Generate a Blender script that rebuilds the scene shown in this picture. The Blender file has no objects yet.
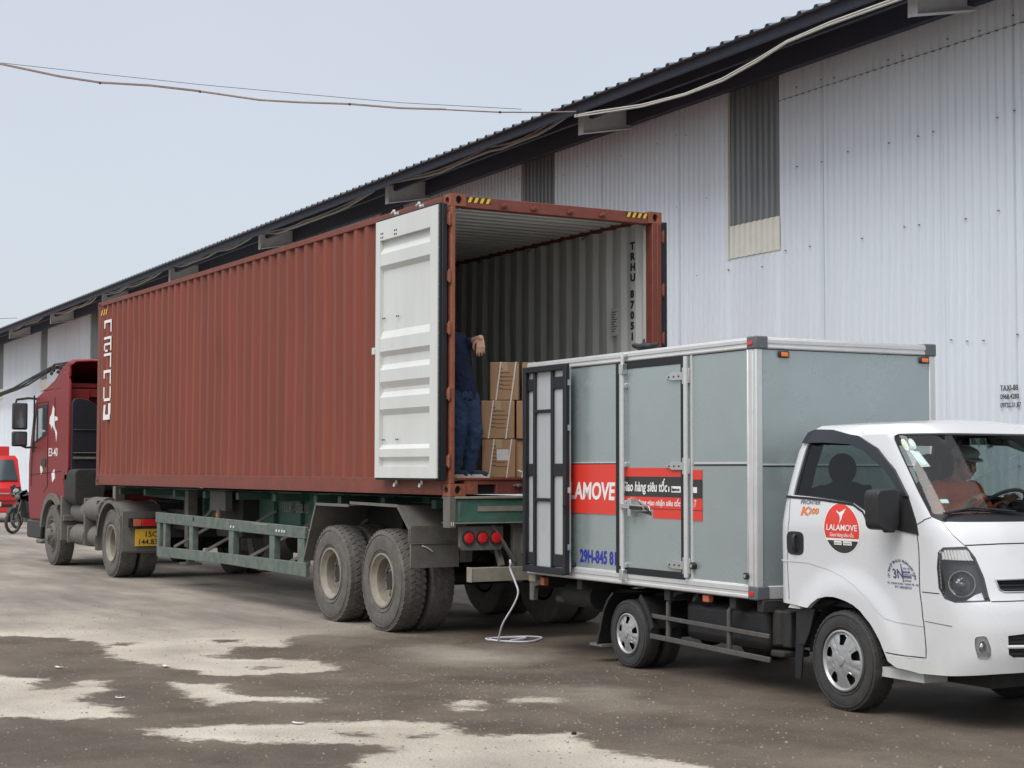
import bpy, bmesh, math, random
from mathutils import Vector, Matrix
from mathutils.geometry import delaunay_2d_cdt
import numpy as np
R = math.radians
random.seed(7)
scene = bpy.context.scene

# ---------------------------------------------------------------- camera
CAMF, CAMX, CAMY, CAMZ, YAW, PIT, ROL = 1657.4253, 14.0045, -7.2986, 1.6543, -1.0536, 0.0517, 0.0015
fw = Vector((math.sin(YAW)*math.cos(PIT), math.cos(YAW)*math.cos(PIT), math.sin(PIT)))
rt = fw.cross(Vector((0, 0, 1))).normalized()
up = rt.cross(fw)
r2 = rt*math.cos(ROL)+up*math.sin(ROL)
u2 = -rt*math.sin(ROL)+up*math.cos(ROL)
cam_d = bpy.data.cameras.new('camera')
cam = bpy.data.objects.new('camera', cam_d)
scene.collection.objects.link(cam)
m = Matrix.Identity(4)
for i in range(3):
    m[i][0] = r2[i]; m[i][1] = u2[i]; m[i][2] = -fw[i]
m[0][3], m[1][3], m[2][3] = CAMX, CAMY, CAMZ
cam.matrix_world = m
cam_d.sensor_width = 36.0
cam_d.lens = CAMF*36.0/1024
cam_d.clip_start = 0.1
cam_d.clip_end = 3000
scene.camera = cam

# ---------------------------------------------------------------- light
SUN_EL, SUN_AZ = 55.0, 155.0      # azimuth of the sun, degrees clockwise from +y
world = bpy.data.worlds.new('World')
scene.world = world
world.use_nodes = True
nt = world.node_tree
nt.nodes.clear()
wo = nt.nodes.new('ShaderNodeOutputWorld')
sky = nt.nodes.new('ShaderNodeTexSky')
sky.sky_type = 'NISHITA'
sky.sun_disc = False
sky.sun_elevation = R(SUN_EL)
sky.sun_rotation = R(SUN_AZ)
sky.air_density = 1.0; sky.dust_density = 3.0; sky.ozone_density = 1.5
bg1 = nt.nodes.new('ShaderNodeBackground'); bg1.inputs['Strength'].default_value = 0.05
nt.links.new(sky.outputs[0], bg1.inputs['Color'])
# the cloud sheet: pale near the horizon, brighter overhead as an overcast sky is
tc = nt.nodes.new('ShaderNodeTexCoord')
sep = nt.nodes.new('ShaderNodeSeparateXYZ'); nt.links.new(tc.outputs['Generated'], sep.inputs[0])
ramp = nt.nodes.new('ShaderNodeValToRGB')
cr = ramp.color_ramp
cr.elements[0].position = 0.0; cr.elements[0].color = (0.56, 0.585, 0.615, 1)
cr.elements[1].position = 1.0; cr.elements[1].color = (1.30, 1.31, 1.34, 1)
for p, c in ((0.10, (0.56, 0.59, 0.635, 1)), (0.30, (0.56, 0.58, 0.60, 1)), (0.6, (1.0, 1.01, 1.04, 1))):
    e = cr.elements.new(p); e.color = c
nt.links.new(sep.outputs['Z'], ramp.inputs[0])
nz = nt.nodes.new('ShaderNodeTexNoise'); nz.inputs['Scale'].default_value = 2.6; nz.inputs['Detail'].default_value = 6
nt.links.new(tc.outputs['Generated'], nz.inputs['Vector'])
mr = nt.nodes.new('ShaderNodeMapRange'); mr.inputs[3].default_value = 0.93; mr.inputs[4].default_value = 1.07
nt.links.new(nz.outputs[0], mr.inputs[0])
mul = nt.nodes.new('ShaderNodeMix'); mul.data_type = 'RGBA'; mul.blend_type = 'MULTIPLY'; mul.inputs[0].default_value = 1
nt.links.new(ramp.outputs[0], mul.inputs[6]); nt.links.new(mr.outputs[0], mul.inputs[7])
bg2 = nt.nodes.new('ShaderNodeBackground'); bg2.inputs['Strength'].default_value = 1.0
nt.links.new(mul.outputs[2], bg2.inputs['Color'])
addn = nt.nodes.new('ShaderNodeAddShader')
nt.links.new(bg1.outputs[0], addn.inputs[0]); nt.links.new(bg2.outputs[0], addn.inputs[1])
nt.links.new(addn.outputs[0], wo.inputs[0])
sl = bpy.data.lights.new('sun', 'SUN')
sl.energy = 2.1; sl.angle = R(38); sl.color = (1.0, 0.98, 0.955)
so = bpy.data.objects.new('sun', sl)
scene.collection.objects.link(so)
sd = Vector((math.sin(R(SUN_AZ))*math.cos(R(SUN_EL)), math.cos(R(SUN_AZ))*math.cos(R(SUN_EL)), math.sin(R(SUN_EL))))
so.rotation_euler = sd.to_track_quat('Z', 'Y').to_euler()
vs = scene.view_settings
vs.view_transform = 'Standard'; vs.look = 'None'; vs.gamma = 1; vs.use_curve_mapping = False
vs.exposure = -0.05

# ---------------------------------------------------------------- materials
def srgb(r, g, b):
    f = lambda c: ((c/255+0.055)/1.055)**2.4 if c > 10 else c/255/12.92
    return (f(r), f(g), f(b), 1)
def mat(name, col, rough=0.6, metal=0.0, var=0.12, scale=3.0, dirt=None, dirt_amt=0.0, bump=0.0, bscale=60, coat=0.0, emit=None, streak=False, spec=0.5, dirt_z=None):
    m = bpy.data.materials.new(name); m.use_nodes = True
    n = m.node_tree.nodes; l = m.node_tree.links
    b = n['Principled BSDF']
    b.inputs['Roughness'].default_value = rough; b.inputs['Metallic'].default_value = metal
    b.inputs['Coat Weight'].default_value = coat; b.inputs['Coat Roughness'].default_value = 0.08
    b.inputs['Specular IOR Level'].default_value = spec
    if len(col) == 3: col = (*col, 1)
    tc = n.new('ShaderNodeTexCoord')
    mp = n.new('ShaderNodeMapping'); l.new(tc.outputs['Object'], mp.inputs[0])
    if streak: mp.inputs['Scale'].default_value = (1, 1, 0.12)
    no = n.new('ShaderNodeTexNoise'); no.inputs['Scale'].default_value = scale; no.inputs['Detail'].default_value = 6; no.inputs['Roughness'].default_value = 0.65
    l.new(mp.outputs[0], no.inputs['Vector'])
    mr = n.new('ShaderNodeMapRange'); mr.inputs[1].default_value = 0.3; mr.inputs[2].default_value = 0.7
    mr.inputs[3].default_value = 1-var; mr.inputs[4].default_value = 1+var
    l.new(no.outputs[0], mr.inputs[0])
    mx = n.new('ShaderNodeMix'); mx.data_type = 'RGBA'; mx.blend_type = 'MULTIPLY'; mx.inputs[0].default_value = 1
    mx.inputs[6].default_value = col; l.new(mr.outputs[0], mx.inputs[7])
    out = mx.outputs[2]
    if dirt is not None:
        if len(dirt) == 3: dirt = (*dirt, 1)
        n2 = n.new('ShaderNodeTexNoise'); n2.inputs['Scale'].default_value = scale*1.7; n2.inputs['Detail'].default_value = 8; n2.inputs['Roughness'].default_value = 0.7
        l.new(mp.outputs[0], n2.inputs['Vector'])
        m2 = n.new('ShaderNodeMapRange'); m2.inputs[1].default_value = 0.42; m2.inputs[2].default_value = 0.75
        m2.inputs[3].default_value = dirt_amt*0.25; m2.inputs[4].default_value = dirt_amt
        l.new(n2.outputs[0], m2.inputs[0])
        fac = m2.outputs[0]
        if dirt_z:      # road dirt thrown up from below: strongest at z0, gone at z1
            sp = n.new('ShaderNodeSeparateXYZ'); l.new(tc.outputs['Object'], sp.inputs[0])
            m3 = n.new('ShaderNodeMapRange'); m3.inputs[1].default_value = dirt_z[0]; m3.inputs[2].default_value = dirt_z[1]
            m3.inputs[3].default_value = 1; m3.inputs[4].default_value = 0
            l.new(sp.outputs[2], m3.inputs[0])
            mm = n.new('ShaderNodeMath'); mm.operation = 'MULTIPLY'; l.new(fac, mm.inputs[0]); l.new(m3.outputs[0], mm.inputs[1]); fac = mm.outputs[0]
        mx2 = n.new('ShaderNodeMix'); mx2.data_type = 'RGBA'; l.new(fac, mx2.inputs[0]); l.new(out, mx2.inputs[6]); mx2.inputs[7].default_value = dirt
        out = mx2.outputs[2]
    l.new(out, b.inputs['Base Color'])
    rr = n.new('ShaderNodeMapRange'); rr.inputs[3].default_value = max(0.02, rough-0.1); rr.inputs[4].default_value = min(1, rough+0.1)
    l.new(no.outputs[0], rr.inputs[0]); l.new(rr.outputs[0], b.inputs['Roughness'])
    if bump:
        n3 = n.new('ShaderNodeTexNoise'); n3.inputs['Scale'].default_value = bscale; n3.inputs['Detail'].default_value = 4
        l.new(tc.outputs['Object'], n3.inputs['Vector'])
        bp = n.new('ShaderNodeBump'); bp.inputs['Strength'].default_value = bump; bp.inputs['Distance'].default_value = 0.02
        l.new(n3.outputs[0], bp.inputs['Height']); l.new(bp.outputs[0], b.inputs['Normal'])
    if emit:
        b.inputs['Emission Color'].default_value = emit; b.inputs['Emission Strength'].default_value = 1
    return m
def glass(name, tint, gloss_rough=0.02, refl=0.10):
    m = bpy.data.materials.new(name); m.use_nodes = True
    n = m.node_tree.nodes; l = m.node_tree.links; n.clear()
    o = n.new('ShaderNodeOutputMaterial'); t = n.new('ShaderNodeBsdfTransparent'); t.inputs[0].default_value = (*tint, 1)
    g = n.new('ShaderNodeBsdfGlossy'); g.inputs['Roughness'].default_value = gloss_rough
    fr = n.new('ShaderNodeLayerWeight'); fr.inputs['Blend'].default_value = 0.25
    mr = n.new('ShaderNodeMapRange'); mr.inputs[3].default_value = refl; mr.inputs[4].default_value = 0.9; l.new(fr.outputs['Fresnel'], mr.inputs[0])
    mx = n.new('ShaderNodeMixShader'); l.new(mr.outputs[0], mx.inputs[0]); l.new(t.outputs[0], mx.inputs[1]); l.new(g.outputs[0], mx.inputs[2]); l.new(mx.outputs[0], o.inputs[0])
    return m

DUST = (0.22, 0.19, 0.155)
M = dict(
 cred=mat('container paint', (0.215, 0.048, 0.027), 0.55, var=0.10, scale=1.2, dirt=(0.12, 0.04, 0.022), dirt_amt=0.6, streak=True, bump=0.05, bscale=8, spec=0.45),
 crust=mat('container rail paint', (0.20, 0.048, 0.030), 0.65, var=0.18, scale=5, dirt=(0.09, 0.035, 0.022), dirt_amt=0.6, bump=0.1),
 corner=mat('corner post orange primer', (0.30, 0.095, 0.05), 0.65, var=0.2, scale=8, dirt=(0.09, 0.035, 0.022), dirt_amt=0.6, bump=0.15),
 cwhite=mat('container inner paint', (0.62, 0.635, 0.605), 0.5, var=0.05, scale=1.5, dirt=(0.25, 0.23, 0.20), dirt_amt=0.35, streak=True),
 cdoor=mat('door inner paint', (0.64, 0.66, 0.63), 0.42, var=0.03, scale=2, dirt=(0.35, 0.33, 0.28), dirt_amt=0.25, streak=True),
 wood=mat('container floor', (0.16, 0.09, 0.05), 0.8, var=0.3, scale=6, bump=0.2),
 gasket=mat('gasket rubber', (0.009, 0.010, 0.013), 0.6, var=0.1),
 dark=mat('dark recess', (0.012, 0.012, 0.013), 0.9, var=0.1),
 green=mat('chassis green', (0.03, 0.125, 0.095), 0.6, var=0.2, scale=4, dirt=DUST, dirt_amt=0.35, bump=0.1),
 dgreen=mat('dusty chassis green', (0.04, 0.092, 0.073), 0.75, var=0.25, scale=4, dirt=(0.21, 0.20, 0.17), dirt_amt=0.9, bump=0.12),
 greyst=mat('dusty grey steel', (0.105, 0.105, 0.095), 0.75, var=0.2, scale=5, dirt=DUST, dirt_amt=0.5, bump=0.15),
 dgrey=mat('dark underbody steel', (0.016, 0.016, 0.016), 0.75, var=0.25, scale=6, dirt=DUST, dirt_amt=0.10, bump=0.15),
 bars=mat('dark steel bars', (0.055, 0.055, 0.053), 0.6, var=0.2, scale=6, dirt=DUST, dirt_amt=0.35),
 beige=mat('dusty bumper steel', (0.27, 0.25, 0.20), 0.75, var=0.15, scale=9, dirt=(0.12, 0.11, 0.09), dirt_amt=0.4, bump=0.1),
 tyre=mat('dusty tyre rubber', (0.075, 0.072, 0.067), 0.85, var=0.22, scale=6, dirt=(0.20, 0.18, 0.155), dirt_amt=0.7, bump=0.25, bscale=90),
 tyre2=mat('black tyre rubber', (0.028, 0.028, 0.028), 0.75, var=0.2, scale=8, dirt=(0.10, 0.09, 0.08), dirt_amt=0.35, bump=0.2, bscale=120),
 rimb=mat('dusty steel rim', (0.29, 0.265, 0.215), 0.7, var=0.15, scale=6, dirt=(0.13, 0.11, 0.09), dirt_amt=0.6),
 hubcap=mat('silver hubcap', (0.42, 0.43, 0.43), 0.38, metal=0.5, var=0.06, scale=8, dirt=(0.2, 0.19, 0.17), dirt_amt=0.3),
 redlens=mat('red lamp lens', (0.62, 0.02, 0.025), 0.25, var=0.25, scale=60, coat=0.5),
 amber=mat('amber lamp lens', (0.75, 0.20, 0.03), 0.25, var=0.15, scale=50, coat=0.5),
 dullorange=mat('faded orange marker', (0.5, 0.13, 0.06), 0.5, var=0.15, scale=40),
 tred=mat('tractor red paint', (0.22, 0.014, 0.018), 0.5, var=0.15, scale=3, dirt=(0.13, 0.06, 0.05), dirt_amt=0.35, coat=0.0, streak=True, spec=0.3),
 bred=mat('bright red paint', (0.62, 0.018, 0.018), 0.35, var=0.05, coat=0.4),
 trim=mat('black plastic trim', (0.013, 0.014, 0.016), 0.5, var=0.1, scale=10, dirt=DUST, dirt_amt=0.05),
 trim2=mat('grey blue plastic', (0.016, 0.019, 0.026), 0.4, var=0.08, scale=10),
 white=mat('white truck paint', (0.63, 0.64, 0.65), 0.28, var=0.004, scale=1, coat=0.7, dirt=(0.40, 0.36, 0.31), dirt_amt=0.6, dirt_z=(0.28, 0.80)),
 alu=mat('aluminium profile', (0.66, 0.67, 0.665), 0.38, metal=0.35, var=0.04, scale=3, dirt=(0.3, 0.28, 0.25), dirt_amt=0.25),
 inox=mat('brushed steel panel', (0.40, 0.465, 0.465), 0.27, metal=0.5, var=0.03, scale=1.0, dirt=(0.27, 0.28, 0.26), dirt_amt=0.22, bump=0.06, bscale=1.6),
 inox2=mat('door liner sheet', (0.50, 0.53, 0.54), 0.4, metal=0.3, var=0.04, scale=2, dirt=(0.25, 0.24, 0.21), dirt_amt=0.25),
 chrome=mat('galvanised hardware', (0.60, 0.61, 0.61), 0.3, metal=0.8, var=0.08, scale=20),
 cap=mat('grey plastic corner', (0.11, 0.12, 0.125), 0.5, var=0.05),
 stripe=mat('red vinyl', (0.68, 0.045, 0.028), 0.35, var=0.02),
 vblack=mat('black vinyl', (0.03, 0.03, 0.03), 0.35, var=0.05),
 vwhite=mat('white vinyl', (0.78, 0.78, 0.76), 0.4, var=0.02),
 vblue=mat('blue lettering', (0.02, 0.03, 0.30), 0.45, var=0.05),
 navyink=mat('dark blue lettering', (0.05, 0.055, 0.17), 0.5, var=0.05),
 vorange=mat('orange lettering', (0.75, 0.20, 0.02), 0.45, var=0.05),
 yellow=mat('hazard yellow', (0.75, 0.45, 0.03), 0.5, var=0.08, scale=30),
 plate=mat('yellow number plate', (0.72, 0.42, 0.02), 0.5, var=0.2, scale=30, dirt=DUST, dirt_amt=0.3),
 ink=mat('black stencil paint', (0.025, 0.025, 0.027), 0.6, var=0.1),
 wallm=mat('warehouse sheet', (0.79, 0.84, 0.89), 0.50, var=0.035, scale=0.5, dirt=(0.5, 0.51, 0.51), dirt_amt=0.3, streak=True),
 skylt=mat('grimy translucent sheet', (0.175, 0.19, 0.19), 0.4, var=0.3, scale=2.5, dirt=(0.25, 0.26, 0.26), dirt_amt=0.5, streak=True),
 cream=mat('yellowed sheet', (0.74, 0.73, 0.64), 0.5, var=0.05),
 roofm=mat('dark blue roof sheet', (0.13, 0.15, 0.185), 0.5, var=0.12, scale=2, dirt=(0.10, 0.10, 0.10), dirt_amt=0.3),
 purl=mat('dark purlin', (0.05, 0.058, 0.085), 0.7, var=0.1),
 raft=mat('rafter paint', (0.8, 0.81, 0.82), 0.6, var=0.06, dirt=(0.15, 0.14, 0.12), dirt_amt=0.35),
 card=mat('cardboard', (0.36, 0.22, 0.12), 0.85, var=0.07, scale=4, bump=0.05),
 card2=mat('cardboard flap', (0.30, 0.18, 0.10), 0.85, var=0.07, scale=4),
 strapm=mat('white packing strap', (0.70, 0.69, 0.65), 0.5, var=0.05),
 boxink=mat('brown print', (0.17, 0.075, 0.045), 0.8, var=0.1),
 tapem=mat('packing tape', (0.42, 0.30, 0.18), 0.35, var=0.05),
 shirt=mat('navy cotton', (0.010, 0.016, 0.048), 0.9, var=0.18, scale=12, bump=0.5, bscale=14),
 jeans=mat('blue denim', (0.027, 0.052, 0.115), 0.9, var=0.28, scale=10, bump=0.5, bscale=16),
 orange=mat('orange red shirt', (0.72, 0.14, 0.05), 0.85, var=0.15, scale=9, bump=0.3, bscale=14),
 skin=mat('skin', (0.58, 0.34, 0.24), 0.55, var=0.08, scale=12),
 hair=mat('black hair', (0.012, 0.010, 0.009), 0.6, var=0.2, scale=30),
 cappm=mat('grey green cap', (0.52, 0.56, 0.52), 0.9, var=0.08),
 sole=mat('shoe sole', (0.75, 0.73, 0.68), 0.7, var=0.1),
 shoe=mat('dark shoe', (0.03, 0.035, 0.05), 0.8, var=0.1),
 cablew=mat('pale cable sleeve', (0.42, 0.41, 0.37), 0.7, var=0.12, scale=20),
 cablep=mat('faded pink cable sleeve', (0.26, 0.18, 0.16), 0.7, var=0.25, scale=4),
 cableb=mat('black cable', (0.03, 0.03, 0.03), 0.6, var=0.2),
 rope=mat('white rope', (0.62, 0.60, 0.66), 0.7, var=0.1),
 glassc=glass('cab glass', (0.90, 0.95, 0.93), refl=0.03),
 glasst=glass('tinted cab glass', (0.34, 0.42, 0.42), refl=0.025),
 glassd=mat('dark reflective glass', (0.05, 0.07, 0.075), 0.08, var=0.1, coat=1.0, spec=0.9),
 lens=glass('clear lens', (0.97, 0.97, 0.97), refl=0.06),
 reflm=mat('lamp reflector', (0.32, 0.33, 0.34), 0.12, metal=1.0, var=0.5, scale=14),
 mirr=mat('mirror silver', (0.7, 0.72, 0.74), 0.04, metal=1.0, var=0.0),
 seatm=mat('seat cloth', (0.015, 0.017, 0.022), 0.85, var=0.15),
 sticker=mat('pale green sticker', (0.45, 0.62, 0.58), 0.5, var=0.25, scale=60),
 stickery=mat('yellow green sticker', (0.5, 0.6, 0.35), 0.5, var=0.2, scale=60),
 paper=mat('white paper', (0.62, 0.62, 0.60), 0.7, var=0.06, scale=30),
 pebble=mat('pale grit', (0.19, 0.165, 0.135), 0.9, var=0.45, scale=1.5),
 weed=mat('weed leaf', (0.06, 0.12, 0.03), 0.7, var=0.4, scale=10),
 leaf=mat('dry scrap', (0.32, 0.19, 0.09), 0.8, var=0.3),
)

# ---------------------------------------------------------------- helpers
COL = scene.collection
class MB:
    def __init__(s): s.v = []; s.f = []; s.mi = []; s.mats = []
    def mid(s, mt):
        if mt not in s.mats: s.mats.append(mt)
        return s.mats.index(mt)
    def add(s, vs, fs, mt):
        o = len(s.v); k = s.mid(mt)
        s.v += [tuple(v) for v in vs]
        for f in fs: s.f.append(tuple(i+o for i in f)); s.mi.append(k)
        return s
    def box(s, x0, x1, y0, y1, z0, z1, mt, T=None):
        vs = [(x, y, z) for x in (x0, x1) for y in (y0, y1) for z in (z0, z1)]
        if T: vs = [T @ Vector(v) for v in vs]
        return s.add(vs, [(0, 1, 3, 2), (4, 6, 7, 5), (0, 4, 5, 1), (2, 3, 7, 6), (0, 2, 6, 4), (1, 5, 7, 3)], mt)
    def bar(s, a, b, w, h, mt, upv=(0, 0, 1)):
        a = Vector(a); b = Vector(b); d = (b-a); L = d.length; d.normalize()
        u = Vector(upv)
        if abs(d.dot(u)) > 0.98: u = Vector((0, 1, 0))
        sd = d.cross(u).normalized(); u = sd.cross(d)
        vs = [p+sd*sx*w/2+u*sz*h/2 for p in (a, b) for sx in (-1, 1) for sz in (-1, 1)]
        return s.add(vs, [(0, 1, 3, 2), (4, 6, 7, 5), (0, 4, 5, 1), (2, 3, 7, 6), (0, 2, 6, 4), (1, 5, 7, 3)], mt)
    def tube(s, pts, r, mt, seg=8, cap=True):
        pts = [Vector(p) for p in pts]; n = len(pts)
        rs = r if isinstance(r, (list, tuple)) else [r]*n
        ring = []; prev = None
        for i, p in enumerate(pts):
            d = (pts[min(i+1, n-1)]-pts[max(i-1, 0)]).normalized()
            u = prev if prev is not None else (Vector((0, 0, 1)) if abs(d.z) < 0.9 else Vector((1, 0, 0)))
            sd = d.cross(u)
            if sd.length < 1e-4: sd = d.cross(Vector((0, 1, 0.1)))
            sd.normalize(); u = sd.cross(d).normalized(); prev = u
            ring.append([p+(sd*math.cos(a)+u*math.sin(a))*rs[i] for a in [2*math.pi*k/seg for k in range(seg)]])
        vs = [v for r_ in ring for v in r_]
        fs = [(i*seg+k, i*seg+(k+1) % seg, (i+1)*seg+(k+1) % seg, (i+1)*seg+k) for i in range(n-1) for k in range(seg)]
        if cap: fs += [tuple(range(seg))[::-1], tuple((n-1)*seg+k for k in range(seg))]
        return s.add(vs, fs, mt)
    def lathe(s, prof, mt, c, axis='y', seg=40, close=False):
        # prof: (offset along axis, radius)
        vs = []
        for (t, r) in prof:
            for k in range(seg):
                a = 2*math.pi*k/seg; ca, sa = r*math.cos(a), r*math.sin(a)
                q = {'y': (ca, t, sa), 'x': (t, ca, sa), 'z': (ca, sa, t)}[axis]
                vs.append((c[0]+q[0], c[1]+q[1], c[2]+q[2]))
        n = len(prof); fs = []
        for i in range(n-1 if not close else n):
            j = (i+1) % n
            for k in range(seg): fs.append((i*seg+k, j*seg+k, j*seg+(k+1) % seg, i*seg+(k+1) % seg))
        return s.add(vs, fs, mt)
    def prism(s, poly, a0, a1, mt, plane='xz', T=None):
        # poly in the plane, extruded along the third axis from a0 to a1
        f = {'xz': lambda p, a: (p[0], a, p[1]), 'yz': lambda p, a: (a, p[0], p[1]), 'xy': lambda p, a: (p[0], p[1], a)}[plane]
        n = len(poly); vs = [f(p, a0) for p in poly]+[f(p, a1) for p in poly]
        if T: vs = [T @ Vector(v) for v in vs]
        fs = [tuple(range(n)), tuple(range(n, 2*n))[::-1]]+[(i, i+n, (i+1) % n+n, (i+1) % n) for i in range(n)]
        return s.add(vs, fs, mt)
    def quad(s, a, b, c, d, mt): return s.add([a, b, c, d], [(0, 1, 2, 3)], mt)
    def ico(s, c, r, mt, sub=1, sc=(1, 1, 1), rot=None):
        bm = bmesh.new(); bmesh.ops.create_icosphere(bm, subdivisions=sub, radius=1)
        vs = []
        for v in bm.verts:
            q = Vector((v.co.x*sc[0]*r, v.co.y*sc[1]*r, v.co.z*sc[2]*r))
            if rot: q = rot @ q
            vs.append(q+Vector(c))
        fs = [tuple(v.index for v in f.verts) for f in bm.faces]; bm.free()
        return s.add(vs, fs, mt)
    def build(s, name, parent=None, bevel=0, smooth=35, kind=None, seg=2):
        me = bpy.data.meshes.new(name); me.from_pydata(s.v, [], s.f)
        for mt in s.mats: me.materials.append(M[mt] if isinstance(mt, str) else mt)
        me.polygons.foreach_set('material_index', s.mi)
        bm = bmesh.new(); bm.from_mesh(me); bmesh.ops.recalc_face_normals(bm, faces=bm.faces); bm.to_mesh(me); bm.free()
        if smooth:
            me.polygons.foreach_set('use_smooth', [True]*len(me.polygons))
            me.set_sharp_from_angle(angle=R(smooth))
        me.update()
        o = bpy.data.objects.new(name, me); COL.objects.link(o)
        if parent: o.parent = parent
        if bevel:
            b = o.modifiers.new('bevel', 'BEVEL'); b.width = bevel; b.segments = seg; b.limit_method = 'ANGLE'; b.angle_limit = R(40); b.harden_normals = False
        if kind: o['kind'] = kind
        return o
def empty(name, loc, label, cat, rz=0, group=None):
    o = bpy.data.objects.new(name, None); COL.objects.link(o); o.location = loc; o.rotation_euler = (0, 0, rz)
    o.empty_display_size = 0.3
    o['label'] = label; o['category'] = cat
    if group: o['group'] = group
    return o
def tag(o, label, cat, group=None):
    o['label'] = label; o['category'] = cat
    if group: o['group'] = group
    return o
def copy_tree(o, parent=None):
    c = o.copy(); COL.objects.link(c)
    if parent: c.parent = parent
    for ch in list(o.children): copy_tree(ch, c)
    return c
def text_mesh(txt, size, T, mt, ext=0.001, xs=1.0, shear=0.0, align='LEFT', bold=0.0, sp=1.0):
    cu = bpy.data.curves.new('lettering', 'FONT'); cu.body = txt; cu.size = size; cu.extrude = ext; cu.shear = shear
    cu.align_x = align; cu.offset = bold*0.35; cu.space_character = sp; cu.resolution_u = 3
    ob = bpy.data.objects.new('lettering', cu); COL.objects.link(ob)
    dg = bpy.context.evaluated_depsgraph_get(); dg.update()
    me = bpy.data.meshes.new_from_object(ob.evaluated_get(dg))
    vs = [T @ Vector((v.co.x*xs, v.co.y, v.co.z)) for v in me.vertices]
    fs = [tuple(p.vertices) for p in me.polygons]
    bpy.data.objects.remove(ob); bpy.data.curves.remove(cu); bpy.data.meshes.remove(me)
    return vs, fs, mt
def text_fit(txt, x0, x1, z0, z1, y, mt, bold=0.0, shear=0.0):
    vs, fs, _ = text_mesh(txt, 1.0, Matrix.Identity(4), mt, ext=0.0, bold=bold, shear=shear)
    a = min(v.x for v in vs); b_ = max(v.x for v in vs); c = min(v.y for v in vs); d = max(v.y for v in vs)
    return [(x0+(v.x-a)/(b_-a)*(x1-x0), y, z0+(v.y-c)/(d-c)*(z1-z0)) for v in vs], fs, mt
def side_T(x, y, z, rz=0): return Matrix.Translation((x, y, z)) @ Matrix.Rotation(rz, 4, 'Z') @ Matrix.Rotation(R(90), 4, 'X')
def inpoly(p, poly):
    x, y = p; c = False; j = len(poly)-1
    for i in range(len(poly)):
        xi, yi = poly[i]; xj, yj = poly[j]
        if (yi > y) != (yj > y) and x < (xj-xi)*(y-yi)/(yj-yi)+xi: c = not c
        j = i
    return c
def densify(poly, h, closed=True):
    out = []; n = len(poly)
    for i in range(n if closed else n-1):
        a = poly[i]; b = poly[(i+1) % n]; L = math.hypot(b[0]-a[0], b[1]-a[1]); k = max(1, int(math.ceil(L/h)))
        for q in range(k): out.append((a[0]+(b[0]-a[0])*q/k, a[1]+(b[1]-a[1])*q/k))
    if not closed: out.append(poly[-1])
    return out
def round_poly(poly, r, seg=4):
    out = []; n = len(poly)
    for i in range(n):
        p = Vector(poly[i]); a = Vector(poly[i-1])-p; b = Vector(poly[(i+1) % n])-p
        rr = min(r, a.length*0.45, b.length*0.45); a = p+a.normalized()*rr; b = p+b.normalized()*rr
        for k in range(seg+1):
            t = k/seg; q = a*(1-t)**2+p*2*t*(1-t)+b*t*t; out.append((q.x, q.y))
    return out
def segdist(px, py, poly):
    d = 1e9
    for i in range(len(poly)):
        ax, ay = poly[i]; bx, by = poly[(i+1) % len(poly)]; dx, dy = bx-ax, by-ay
        t = max(0, min(1, ((px-ax)*dx+(py-ay)*dy)/(dx*dx+dy*dy+1e-12)))
        d = min(d, math.hypot(px-ax-t*dx, py-ay-t*dy))
    return d
def patch(outer, holes, h, fn, mb, mt, dens=None):
    """triangulated sheet over a 2-D outline with holes, mapped to 3-D by fn"""
    dens = dens or h
    loops = [densify(outer, dens)]+[densify(q, dens) for q in holes]
    pts = []; edges = []
    for lp in loops:
        o = len(pts); pts += lp; edges += [(o+i, o+(i+1) % len(lp)) for i in range(len(lp))]
    xs = [p[0] for p in outer]; ys = [p[1] for p in outer]
    x = math.ceil(min(xs)/h)*h
    while x < max(xs):
        y = math.ceil(min(ys)/h)*h
        while y < max(ys):
            if inpoly((x, y), loops[0]) and not any(inpoly((x, y), q) for q in loops[1:]) and min(segdist(x, y, q) for q in loops) > h*0.42:
                pts.append((x, y))
            y += h
        x += h
    v, e, f, _, _, _ = delaunay_2d_cdt([Vector(p) for p in pts], edges, [], 0, 1e-5)
    keep = []
    for t in f:
        c = (sum(v[i][0] for i in t)/3, sum(v[i][1] for i in t)/3)
        if inpoly(c, loops[0]) and not any(inpoly(c, q) for q in loops[1:]): keep.append(tuple(t))
    mb.add([fn(p[0], p[1]) for p in v], keep, mt)
    return mb
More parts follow.
